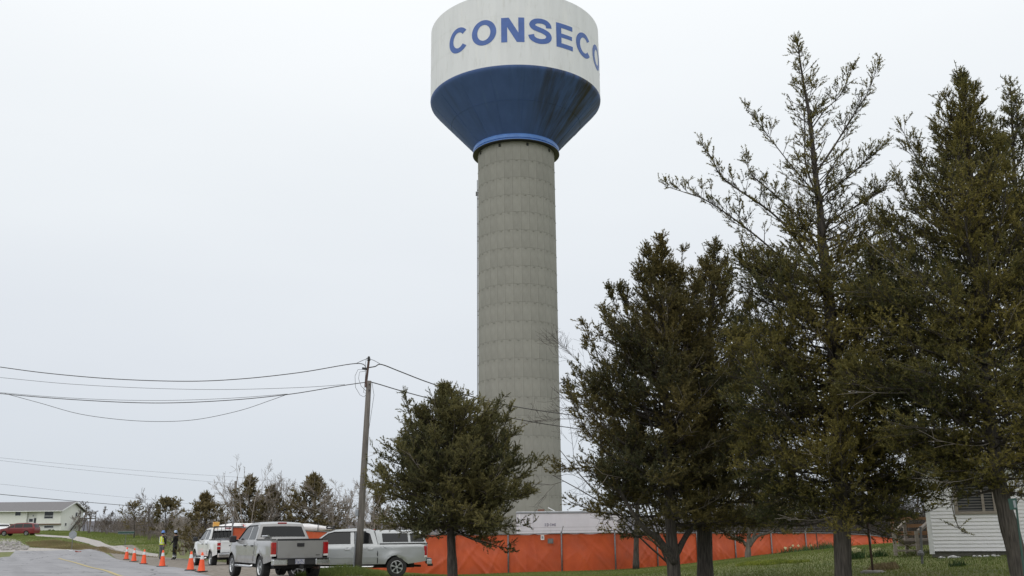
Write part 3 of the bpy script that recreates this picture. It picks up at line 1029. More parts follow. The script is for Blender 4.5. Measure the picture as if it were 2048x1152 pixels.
# ------------------------------------------------------------------ long white wrapped load behind the fence
LY = 52.5
a, c = at(434, 1055, LY), at(664, 1057.5, LY)
load = thing('wrapped_load', 'long white plastic wrapped load with black straps lying above the fence behind the pickups', 'load', (a[0], LY, a[2]))
Ll = c[0] - a[0]
pts, rad = [], []
for k in range(25):
    s_ = k / 24
    pts.append((Ll * s_, 0, (c[2] - a[2]) * s_ + 0.05 * math.sin(PI * s_)))
    rad.append(0.21 * min(1.0, 0.45 + 4 * s_, 0.35 + 3.2 * (1 - s_)) + 0.012 * math.sin(17 * s_))
MB().tube(pts, rad, 14).build('bundle', M['wrap_white'], load, smooth=True)
for s_ in (0.08, 0.5, 0.885):
    MB().lathe([(0.226, -0.02), (0.226, 0.02)], 16, (Ll * s_ - 0.0, 0, (c[2] - a[2]) * s_ + 0.05 * math.sin(PI * s_)), 'X').build('strap', M['black_plastic'], load)
for s_ in (0.12, 0.5, 0.86):
    zz = -(a[2] + (c[2] - a[2]) * s_) + H(a[0] + Ll * s_, LY)
    MB().box((Ll * s_, 0, (zz - 0.24) / 2), (0.08, 0.5, abs(zz + 0.24))).build('cradle', M['rust_steel'], load)

# ------------------------------------------------------------------ utility poles and their wires
PY = 37.5
pb, ptop = at(716, 1140, PY), at(738, 762, PY)
gz0 = H(pb[0], PY)
pole = thing('utility_pole', 'weathered wooden utility pole between the silver pickups with insulator bracket on top', 'utility pole', (pb[0], PY, gz0))
lean = (ptop - pb)
def onpole(py):
    s_ = (1140 - py) / (1140 - 762)
    return pb + lean * s_ - np.array([pb[0], PY, gz0])
MB().tube([onpole(1180), onpole(1050), onpole(900), onpole(762)], [0.140, 0.130, 0.116, 0.098], 14).build('shaft', M['pole_wood'], pole, smooth=True)
top_ = onpole(762)
e1 = at(737.5, 722, PY) - np.array([pb[0], PY, gz0])
MB().tube([top_ + (-0.1, -0.06, -0.25), top_ + (-0.10, -0.02, 0.05), e1], [0.05, 0.05, 0.045], 8).build('top_bracket', M['rust_steel'], pole)
MB().lathe([(0.0, 0), (0.04, 0.0), (0.075, 0.03), (0.045, 0.06), (0.07, 0.09), (0.04, 0.12), (0.055, 0.15), (0.02, 0.19), (0, 0.19)], 12, tuple(e1)).build('insulator', M['black_plastic'], pole, smooth=True)
e2 = at(733, 737.5, PY) - np.array([pb[0], PY, gz0])
MB().box(tuple(e2 + (-0.05, 0, 0)), (0.24, 0.1, 0.09), ry=R(8)).build('side_insulator', M['black_plastic'], pole, bevel=0.02)
for py, r_ in ((770, 0), (782, 0)):
    q = onpole(py)
    MB().lathe([(0, -0.02), (0.03, -0.02), (0.03, 0.02), (0, 0.02)], 8, tuple(q + (0.05, -0.13, 0)), 'Y').build('bolt', M['black_plastic'], pole)
MB().tube([onpole(1145) + (-0.15, -0.10, 0), onpole(1067) + (-0.14, -0.10, 0)], 0.028, 8).build('conduit', M['sign_back'], pole)
MB().box(tuple(onpole(1029) + (-0.15, -0.05, 0)), (0.12, 0.16, 0.24)).build('meter_box', M['sign_back'], pole, bevel=0.012)
org = np.array([pb[0], PY, gz0])
for pts in (((731, 739), (716, 739), (710, 752), (711, 775), (720, 790), (728, 794), (733, 788)), ((732, 742), (719, 744), (717, 757), (722, 772), (733, 783)), ((744, 765), (748, 790), (742, 830), (736, 870)),
            ((738, 716), (733, 716), (731, 726), (731, 745), (730, 762), (727, 785), (733, 787))):
    MB().tube([at(x, y, PY - 0.05) - org for x, y in pts], 0.008, 5).build('jumper_wire', M['wire'], pole)


def smoothpath(P, n=8):
    P = [np.array(p, float) for p in P]
    out = []
    for i in range(len(P) - 1):
        p0, p1, p2, p3 = P[max(i - 1, 0)], P[i], P[i + 1], P[min(i + 2, len(P) - 1)]
        for k in range(n):
            t = k / n
            out.append(0.5 * (2 * p1 + (p2 - p0) * t + (2 * p0 - 5 * p1 + 4 * p2 - p3) * t * t + (3 * p1 - p0 - 3 * p2 + p3) * t ** 3))
    out.append(P[-1])
    return out


def wire(pts, r, label, group='overhead wires'):
    P = [at(*q) for q in pts]
    o = MB().tube(smoothpath(P), r, 5).build('overhead_wire', M['wire'])
    return tag(o, label, 'wire', group)


Y0, Y1 = 41.5, PY - 0.05
def yy(px, ya=Y0, yb=Y1, xa=-200, xb=738):
    return ya + (yb - ya) * (px - xa) / (xb - xa)
def wl(pts):
    return [(x, y, yy(x)) for x, y in pts]
wire(wl([(-200, 706), (-90, 721), (0, 734), (100, 747), (230, 758), (370, 762.5), (480, 758), (600, 745), (712, 727), (733, 737)]), 0.017, 'thick topmost wire running left from the nearest pole')
wire(wl([(712, 727), (725, 721), (738, 716)]), 0.010, 'short thin wire end at the tip of the nearest pole')
wire(wl([(-200, 736), (0, 755), (140, 768), (300, 776.5), (450, 779), (600, 775), (690, 769)]), 0.008, 'thin second wire from the top, left of the nearest pole')
wire(wl([(-200, 764), (0, 787), (160, 800), (310, 806), (450, 801), (575, 789), (680, 772), (735, 764)]), 0.016, 'dark third wire left of the pole with a slack cable hanging below it')
wire(wl([(-200, 762), (0, 785), (160, 797), (310, 801), (450, 797), (575, 788)]), 0.008, 'thin wire just above the dark third wire')
wire(wl([(10, 787), (80, 806), (160, 828), (250, 840), (330, 843), (400, 838), (480, 821), (540, 801), (572, 789.5)]), 0.010, 'slack cable sagging deepest below the other wires at left')
wire([(738, 718, PY), (748, 721, PY + 0.1), (762, 729, PY + 0.4)], 0.010, 'short thin wire leaving the pole tip to the right')
wire([(738, 735, PY), (750, 733, PY + 0.1), (763, 729, PY + 0.4), (800, 743, PY + 1.5), (860, 766, PY + 3), (950, 795, PY + 5), (1040, 815, PY + 7.5), (1135, 829, PY + 10), (1240, 842, PY + 13)], 0.022, 'upper wire from the pole crossing in front of the tower shaft')
wire([(742, 764, PY), (760, 769, PY + 0.4), (800, 781, PY + 1.5), (860, 797, PY + 3), (960, 822, PY + 5), (1060, 843, PY + 7.5), (1160, 858, PY + 10), (1250, 869, PY + 13)], 0.020, 'lower wire from the pole crossing in front of the tower shaft')

FY = 95.0
fb, ft = at(471, 1068, FY), at(471.5, 962, FY)
p2 = thing('utility_pole', 'distant utility pole rising from the bare bushes behind the white pickup', 'utility pole', (fb[0], FY, H(fb[0], FY)))
o0 = np.array([fb[0], FY, H(fb[0], FY)])
MB().tube([(0, 0, -0.2), ft - o0], [0.16, 0.12], 10).build('shaft', M['pole_wood'], p2, smooth=True)
MB().tube([ft - o0 + (0.12, 0, -0.3), ft - o0 + (0.12, 0, 0.42)], 0.035, 6).build('top_bracket', M['rust_steel'], p2)
MB().box(tuple(at(466, 1003, FY) - o0), (0.3, 0.3, 0.5)).build('transformer', M['sign_back'], p2, bevel=0.06)
wire([(-150, 900, 75), (0, 915.5, 80), (120, 927, 84), (250, 939, 88), (360, 947, 92), (472, 954, FY)], 0.008, 'faint upper wire running left from the distant pole')
wire([(-150, 905, 75), (0, 921, 80), (120, 935, 84), (250, 948, 88), (360, 958, 92), (470, 968, FY)], 0.009, 'faint lower wire running left from the distant pole')
wire([(-150, 973, 70), (0, 988.5, 75), (130, 1000.5, 80), (260, 1011.5, 86), (385, 1021.5, 91), (480, 1027, FY)], 0.022, 'dark low wire passing above the cream house roof')
wire([(-150, 953, 70), (0, 968, 75), (130, 982.5, 80), (260, 995.5, 86), (385, 1008, 91), (478, 1014, FY)], 0.007, 'faint wire just above the dark low wire at left')
wire([(472, 954, FY), (560, 966, 105), (640, 985, 118), (720, 998, 130)], 0.010, 'faint wire running right from the distant pole')

# ------------------------------------------------------------------ cream split level house, far left
HY = 165.0
def hx(px): return at(px, 1062, HY)[0]
def hzz(py, px=90): return at(px, py, HY)[2]
hb = hzz(1063)
house = thing('house', 'cream split level house with grey roof on the rise at far left', 'house', (hx(121), HY, hb))
ox = hx(121)
def X(px): return hx(px) - ox
def Z(py): return hzz(py) - hb
xl = -24.0
MB().box(((xl + 0) / 2, 4.0, (Z(1021.5) - 0.6) / 2), (-xl, 8.0, Z(1021.5) + 0.6)).build('wall', M['siding_cream'], house)
z47, z22 = Z(1047.5), Z(1021.5)
for (xa, xb) in ((xl, X(53)), (X(73), 0.0)):
    MB().box(((xa + xb) / 2, -0.20, (z47 + z22) / 2), (xb - xa, 0.44, z22 - z47)).build('upper_wall', M['siding_cream'], house)
    MB().box(((xa + xb) / 2, -0.21, z47 - 0.06), (xb - xa + 0.02, 0.48, 0.13)).build('trim_board', M['trim_brown'], house)
ridge = Z(1001.8)
ey = -1.0
zE = Z(1021.3)
b = MB()
xa, xb = xl - 0.4, 0.45
th = 0.16
b.add([(xa, ey, zE), (xb, ey, zE), (xb, 4.0, ridge), (xa, 4.0, ridge), (xa, 9.0, zE), (xb, 9.0, zE),
       (xa, ey, zE - th), (xb, ey, zE - th), (xb, 4.0, ridge - th), (xa, 4.0, ridge - th), (xa, 9.0, zE - th), (xb, 9.0, zE - th)],
      [(0, 1, 2, 3), (3, 2, 5, 4), (6, 9, 8, 7), (9, 10, 11, 8), (0, 6, 7, 1), (1, 7, 8, 2), (2, 8, 11, 5), (5, 11, 10, 4), (4, 10, 9, 3), (3, 9, 6, 0)])
b.build('roof', M['shingle'], house)
MB().prism([(0.0, z22 - 0.3), (8.0, z22 - 0.3), (8.0, z22), (4.0, ridge - th - 0.02), (0.0, z22)], -0.02, 0.012, 'X').build('gable', M['siding_cream'], house)
b = MB()
for (ya, za, yb, zb_) in ((ey, zE, 4.0, ridge), (9.0, zE, 4.0, ridge)):
    b.add([(0.46, ya, za - 0.2), (0.46, yb, zb_ - 0.2), (0.46, yb, zb_ + 0.02), (0.46, ya, za + 0.02), (0.50, ya, za - 0.2), (0.50, yb, zb_ - 0.2), (0.50, yb, zb_ + 0.02), (0.50, ya, za + 0.02)],
          [(0, 1, 2, 3), (4, 7, 6, 5), (0, 4, 5, 1), (3, 2, 6, 7), (0, 3, 7, 4), (1, 5, 6, 2)])
b.build('bargeboard', M['trim_white'], house)
MB().box(((xa + xb) / 2, ey - 0.06, zE - 0.1), (xb - xa, 0.12, 0.13)).build('gutter', M['trim_white'], house)


def window(par, xc, yc, zc, w, h, face='Y', frame=0.07, bars=(), m=None):
    d = 0.05
    if face == 'Y':
        f = MB()
        for s in (-1, 1):
            f.box((xc + s * (w / 2), yc - 0.02, zc), (frame, d, h + frame))
            f.box((xc, yc - 0.02, zc + s * (h / 2)), (w - frame, d - 0.006, frame))
        for bz in bars:
            f.box((xc, yc - 0.022, zc - h / 2 + h * bz), (w - frame, d - 0.01, frame))
        fo = f.build('window', M['trim_white'], par)
        MB().box((xc, yc + 0.0, zc), (w, 0.02, h)).build('pane', m or M['glass_house'], fo)
    else:
        f = MB()
        for s in (-1, 1):
            f.box((xc + 0.02, yc + s * w / 2, zc), (d, frame, h + frame))
            f.box((xc + 0.02, yc, zc + s * h / 2), (d - 0.006, w - frame, frame))
        fo = f.build('window', M['trim_white'], par)
        MB().box((xc, yc, zc), (0.02, w, h)).build('pane', m or M['glass_house'], fo)
    return fo


window(house, X(35), -0.43, (Z(1022.5) + Z(1031)) / 2, 0.95, 0.68)
window(house, X(97), -0.43, (Z(1022.5) + Z(1038)) / 2, 1.5, Z(1022.5) - Z(1038) - 0.1, bars=(0.36,))
window(house, X(97), -0.01, (Z(1051.5) + Z(1056)) / 2, 1.55, 0.36)
window(house, X(20), -0.01, (Z(1051.5) + Z(1056)) / 2, 1.55, 0.36)
dr = MB().box((X(60), -0.03, (Z(1036) + Z(1053)) / 2), (0.95, 0.08, Z(1036) - Z(1053))).build('door', M['trim_white'], house)
for (za, zb_) in ((1037.5, 1043.5), (1045.5, 1052)):
    MB().box((X(60), -0.075, (Z(za) + Z(zb_)) / 2), (0.62, 0.012, Z(za) - Z(zb_))).build('pane', M['glass_house'], dr)
MB().box((X(68), -0.03, (Z(1036) + Z(1053)) / 2), (0.32, 0.08, Z(1036) - Z(1053))).build('side_light', M['glass_house'], house)
MB().box((X(63.5), -0.06, Z(1031.5)), (0.16, 0.12, 0.22)).build('porch_light', M['sign_back'], house)
window(house, 0.01, 5.3, (Z(1025) + Z(1031)) / 2, 0.7, 0.7, 'X')
window(house, 0.01, 1.6, (Z(1046) + Z(1052)) / 2, 0.6, 0.5, 'X')
st_ = thing('outside_stair', 'dark wooden outside stair at the gable end of the cream house', 'stairs', (ox + 0.9, HY + 6.0, hb))
for k in range(9):
    MB().box((0.05, -3.0 + k * 0.34, 0.22 + k * 0.22), (1.2, 0.32, 0.06)).build('tread', M['wood_dark'], st_)
for s_ in (-0.6, 0.7):
    MB().box((s_, -1.6, 1.0), (0.08, 3.4, 0.25), rx=R(33)).build('stringer', M['wood_dark'], st_)
    MB().box((s_, -1.6, 1.95), (0.07, 3.4, 0.09), rx=R(33)).build('handrail', M['wood_weathered'], st_)
MB().box((0.3, 1.2, 2.15), (2.0, 2.2, 0.14)).build('landing', M['wood_dark'], st_)
for (x, y) in ((-0.6, 0.2), (1.25, 0.2), (1.25, 2.2), (-0.6, 2.2)):
    MB().box((x, y, 1.6), (0.11, 0.11, 3.3)).build('post', M['wood_dark'], st_)
MB().box((0.3, 0.2, 3.15), (1.9, 0.07, 0.09)).box((1.25, 1.2, 3.15), (0.07, 2.0, 0.09)).build('landing_rail', M['wood_weathered'], st_)
for px, r_, m_ in ((76, 0.5, 'trim_brown'), (99, 0.28, 'wood_dark'), (107, 0.25, 'wood_dark')):
    p = at(px, 1059, HY - 1.2)
    sh_ = thing('garden_shrub', 'russet shrub beside the door of the cream house' if px == 76 else ('low dark shrub under the wide window, nearer the door' if px == 99 else 'low dark shrub under the wide window, nearer the corner'), 'shrub', (p[0], HY - 1.2, hb - 0.1), group='shrubs along the house wall')
    V, Fc = [], []
    rg2 = np.random.default_rng(px)
    for k in range(260):
        d_ = rg2.normal(size=3); d_ /= np.linalg.norm(d_); d_[2] = abs(d_[2])
        c_ = d_ * r_ * rg2.uniform(0.5, 1) * (1, 1, 1.5)
        for j in range(3):
            V.append(c_ + rg2.normal(size=3) * 0.07)
        Fc.append((3 * k, 3 * k + 1, 3 * k + 2))
    tag(np_mesh('foliage', V, Fc, M[m_], sh_), kind='stuff')

# ------------------------------------------------------------------ white sided house, right
RY = 29.0
c0 = at(1861, 1104, RY)
yaw = R(-27)
rh = thing('house', 'white house with horizontal siding partly hidden behind the right cedars', 'house', (c0[0], RY, c0[2]), yaw)
def toloc(px, py):
    """point of the front wall plane seen at a pixel: (along the wall, height)"""
    d_ = at(px, py, 1.0) - np.array([0, 0, CAM_Z])
    n_ = np.array([math.sin(-yaw) * -1, -math.cos(yaw), 0])
    n_ = np.array([math.sin(yaw), -math.cos(yaw), 0])
    o_ = np.array([c0[0], RY, c0[2]]) - np.array([0, 0, CAM_Z])
    k = o_.dot(n_) / d_.dot(n_)
    q = d_ * k - o_
    return q[0] * math.cos(yaw) + q[1] * math.sin(yaw), q[2]
WL, WD, WH = 10.0, 8.0, 2.65
MB().box((WL / 2, WD / 2 + 0.03, WH / 2 + 0.02), (WL - 0.04, WD - 0.02, WH)).build('wall', M['trim_white'], rh)
MB().box((WL / 2, WD / 2 + 0.06, -0.28), (WL - 0.06, WD - 0.1, 0.55)).build('foundation', M['foundation'], rh)
wx0, wz0 = toloc(1914, 1026)
wx1, _ = toloc(1992, 1024)
wz1 = wz0 + 1.15
ex_ = 0.1016
bmesh_cache = {}
def board(L):
    k = round(L, 3)
    if k not in bmesh_cache:
        b = MB()
        b.prism([(0.012, 0.0), (-0.016, 0.0), (-0.018, 0.006), (-0.003, ex_ - 0.006), (0.0, ex_), (0.012, ex_)], 0, L, 'X')
        o = b.build('siding_board', M['siding'])
        bmesh_cache[k] = o.data
        return o
    o = bpy.data.objects.new('siding_board', bmesh_cache[k])
    COL.objects.link(o)
    return o
nb = int(WH / ex_)
for i in range(nb):
    z = 0.02 + i * ex_
    spans = [(0.10, WL - 0.1)]
    if wz0 - 0.06 < z + ex_ / 2 < wz1 + 0.06:
        spans = [(0.10, wx0 - 0.06), (wx1 + 0.06, WL - 0.1)]
    for (xa, xb) in spans:
        o = board(xb - xa)
        o.parent = rh
        o.location = (xa, 0.0, z)
MB().box((0.045, 0.045, WH / 2 - 0.03), (0.13, 0.13, WH + 0.06)).build('corner_trim', M['trim_white'], rh)
f = MB()
for xx in (wx0, wx1):
    f.box((xx, -0.01, (wz0 + wz1) / 2), (0.09, 0.06, wz1 - wz0 + 0.09))
for zz in (wz0, wz1):
    f.box(((wx0 + wx1) / 2, -0.01, zz), (wx1 - wx0 - 0.09, 0.055, 0.08))
f.box((wx0 + (wx1 - wx0) * 0.70, -0.012, (wz0 + wz1) / 2), (0.07, 0.05, wz1 - wz0 - 0.08))
fo = f.build('window', M['wood_weathered'], rh)
MB().box(((wx0 + wx1) / 2, 0.012, (wz0 + wz1) / 2), (wx1 - wx0, 0.008, wz1 - wz0)).build('pane', M['glass_house'], fo)
b = MB()
for k in range(14):
    b.box(((wx0 + wx1) / 2, 0.006, wz0 + 0.07 + k * 0.077), (wx1 - wx0 - 0.1, 0.003, 0.045))
b.build('blind', M['sign_grey'], fo)
b = MB()
rz_ = WH + 1.15
b.add([(-0.35, -0.5, WH), (WL + 0.4, -0.5, WH), (WL + 0.4, WD / 2, rz_), (-0.35, WD / 2, rz_), (-0.35, WD + 0.5, WH), (WL + 0.4, WD + 0.5, WH),
       (-0.35, -0.5, WH - 0.15), (WL + 0.4, -0.5, WH - 0.15), (WL + 0.4, WD / 2, rz_ - 0.15), (-0.35, WD / 2, rz_ - 0.15), (-0.35, WD + 0.5, WH - 0.15), (WL + 0.4, WD + 0.5, WH - 0.15)],
      [(0, 1, 2, 3), (3, 2, 5, 4), (6, 9, 8, 7), (9, 10, 11, 8), (0, 6, 7, 1), (1, 7, 8, 2), (2, 8, 11, 5), (5, 11, 10, 4), (4, 10, 9, 3), (3, 9, 6, 0)])
b.build('roof', M['shingle'], rh)
MB().prism([(0.0, WH - 0.1), (WD, WH - 0.1), (WD / 2, rz_ - 0.2)], 0.01, 0.05, 'X').build('gable', M['siding'], rh)

# wooden porch steps beside it
SY = 30.2
s0 = at(1815, 1102, SY)
ps = thing('porch_steps', 'weathered wooden porch steps with slanted handrails beside the white house', 'steps', (s0[0], SY, s0[2] - 0.02), R(-6))
def L(px, py, dy=0.0):
    q = at(px, py, SY + dy) - s0
    return np.array([q[0] * math.cos(R(6)) - (dy) * math.sin(R(6)), dy, q[2] + 0.02])
a = L(1793, 1102)
for (px, ptop_) in ((1792, 1064), (1836, 1062)):
    q, q2 = L(px, 1104), L(px, ptop_)
    MB().box((q[0], 0, (q[2] + q2[2]) / 2 - 0.05), (0.09, 0.09, q2[2] - q[2] + 0.1)).build('post', M['wood_weathered'], ps)
for (xa, ya, xb, yb) in ((1788, 1065.5, 1808, 1044), (1836, 1063, 1858, 1041)):
    q, q2 = L(xa, ya, -0.05), L(xb, yb, 1.3)
    b = MB()
    b.tube([q, q2], 0.062, 4)
    b.build('handrail', M['wood_weathered'], ps)
    for f_ in (0.98,):
        qq = q + (q2 - q) * f_
        MB().box((qq[0], qq[1], qq[2] / 2 - 0.1), (0.09, 0.09, qq[2] + 0.2)).build('post', M['wood_weathered'], ps)
for i, (py, xa, xb, dy) in enumerate(((1101.5, 1791, 1834, 0.05), (1091, 1798, 1842, 0.4), (1081, 1797, 1858, 0.75))):
    q, q2 = L(xa, py, dy), L(xb, py, dy)
    MB().box(((q[0] + q2[0]) / 2, dy + 0.1, q[2]), (q2[0] - q[0], 0.3, 0.045)).build('tread', M['wood_weathered'], ps)
q, q2 = L(1797, 1085.5, 0.78), L(1859, 1085.5, 0.78)
MB().box(((q[0] + q2[0]) / 2, 0.80, q[2]), (q2[0] - q[0], 0.04, 0.14)).build('riser', M['wood_weathered'], ps)
q, q2 = L(1797, 1078, 1.6), L(1862, 1078, 1.6)
for k in range(5):
    MB().box(((q[0] + q2[0]) / 2 + 0.1, 0.95 + 0.17 * k, q[2]), (q2[0] - q[0] + 0.2, 0.155, 0.035)).build('deck_board', M['wood_weathered'], ps)
for (ya, yb, m_, x0_) in ((1063, 1070.5, 'wood_brown', 1794), (1048.5, 1055, 'wood_brown', 1806), (1035, 1040, 'wood_brown', 1786)):
    q, q2 = L(x0_, (ya + yb) / 2, 1.75), L(1862, (ya + yb) / 2, 1.75)
    MB().box(((q[0] + q2[0]) / 2, 1.75, q[2]), (q2[0] - q[0], 0.035, (yb - ya) * 0.0163)).build('rail_board', M[m_], ps)
q, q2 = L(1787, 1052, 1.6), L(1806, 1052, 1.6)
MB().box(((q[0] + q2[0]) / 2, 1.68, q[2]), (q2[0] - q[0], 0.035, 0.1)).build('rail_board', M['wood_weathered'], ps)
for px in (1789, 1813, 1858):
    q, q2 = L(px, 1090, 1.8), L(px, 1033, 1.8)
    MB().box((q[0], 1.81, (q[2] + q2[2]) / 2), (0.09, 0.09, q2[2] - q[2])).build('post', M['wood_brown'], ps)

# ------------------------------------------------------------------ vehicles
class Body:
    """car body: a side outline with wheel arches, pushed out to a half-width w(x, z)"""
    def __init__(s, sil, zb, wheels, wr, wfun):
        s.sil, s.zb, s.wheels, s.wr, s.wfun = sil, zb, wheels, wr, wfun

    def side_poly(s):
        P = list(s.sil)
        bot = []
        for xw in sorted(s.wheels):
            n = 12
            h = s.zb - s.wz
            a0 = math.asin(max(-0.9, min(0.9, h / s.wr)))
            for k in range(n + 1):
                q = PI - a0 - (PI - 2 * a0) * k / n
                bot.append((xw + s.wr * math.cos(q), s.wz + s.wr * math.sin(q)))
        return P + bot

    def displace(s, poly, sgn, off=0.0, step=(0.22, 0.11)):
        bm = bmesh.new()
        bm.faces.new([bm.verts.new((x, 0, z)) for x, z in poly])
        bmesh.ops.triangulate(bm, faces=bm.faces[:])
        P = np.array(poly)
        for ax, k in ((0, 0), (1, 2)):
            v = math.ceil(P[:, ax].min() / step[ax]) * step[ax]
            while v < P[:, ax].max():
                co, no = [0, 0, 0], [0, 0, 0]
                co[k], no[k] = v, 1
                bmesh.ops.bisect_plane(bm, geom=bm.verts[:] + bm.edges[:] + bm.faces[:], plane_co=co, plane_no=no, dist=1e-4)
                v += step[ax]
        vs = [(v.co.x, sgn * (s.wfun(v.co.x, v.co.z) + off), v.co.z) for v in bm.verts]
        bm.verts.index_update()
        fs = [tuple(v.index for v in f.verts) for f in bm.faces]
        bm.free()
        return vs, fs

    def strip(s, pts, b, off=0.0, crown=0.03, n=8, t0=-1.0, t1=1.0, bow=0.0):
        Pp = []
        for i in range(len(pts) - 1):
            m = max(1, int(math.hypot(pts[i + 1][0] - pts[i][0], pts[i + 1][1] - pts[i][1]) / 0.22))
            for k in range(m):
                Pp.append((pts[i][0] + (pts[i + 1][0] - pts[i][0]) * k / m, pts[i][1] + (pts[i + 1][1] - pts[i][1]) * k / m))
        Pp.append(pts[-1])
        vs, fs = [], []
        for i, (x, z) in enumerate(Pp):
            a, c = Pp[max(i - 1, 0)], Pp[min(i + 1, len(Pp) - 1)]
            tx, tz = c[0] - a[0], c[1] - a[1]
            l = math.hypot(tx, tz) or 1
            nx_, nz_ = tz / l, -tx / l
            if nz_ < -0.3 or (abs(nz_) <= 0.3 and nx_ * (x) < 0):
                nx_, nz_ = -nx_, -nz_
            w = s.wfun(x, z)
            for j in range(n + 1):
                t = t0 + (t1 - t0) * j / n
                c_ = off + crown * (1 - t * t)
                vs.append((x + nx_ * c_, t * w, z + nz_ * c_))
        m = n + 1
        for i in range(len(Pp) - 1):
            for j in range(n):
                fs.append((i * m + j, i * m + j + 1, (i + 1) * m + j + 1, (i + 1) * m + j))
        b.add(vs, fs)


def wheel(par, x, y, r, w, side, spokes=6):
    b = MB()
    prof = [(r * 0.60, -w / 2), (r * 0.93, -w / 2), (r, -w / 2 + 0.03), (r, w / 2 - 0.03), (r * 0.93, w / 2), (r * 0.60, w / 2)]
    b.lathe(prof, 28, (x, y, r), 'Y')
    wh = b.build('wheel', M['rubber'], par, smooth=False)
    smooth_by_angle(wh, 30)
    yo = y + side * w * 0.36
    b = MB()
    b.lathe([(r * 0.62, side * w * 0.5 + y), (r * 0.60, side * w * 0.5 + y + side * 0.004), (r * 0.54, side * w * 0.40 + y), (r * 0.54, y - side * 0.05)], 24, (x, 0, r), 'Y')
    for k in range(spokes):
        q = 2 * PI * k / spokes + 0.3
        for dq in (-0.13, 0.13):
            c_ = Vector((x + math.cos(q + dq * 0.5) * r * 0.33, yo, r + math.sin(q + dq * 0.5) * r * 0.33))
            b.box(c_, (r * 0.50, 0.035, r * 0.085), ry=-(q + dq))
    b.lathe([(0, yo + side * 0.03), (r * 0.13, yo + side * 0.03), (r * 0.15, yo)], 14, (x, 0, r), 'Y')
    b.build('rim', M['alloy'], wh)
    MB().lathe([(0, y + side * w * 0.12), (r * 0.56, y + side * w * 0.12)], 20, (x, 0, r), 'Y').build('brake_disc', M['dark'], wh)
    return wh


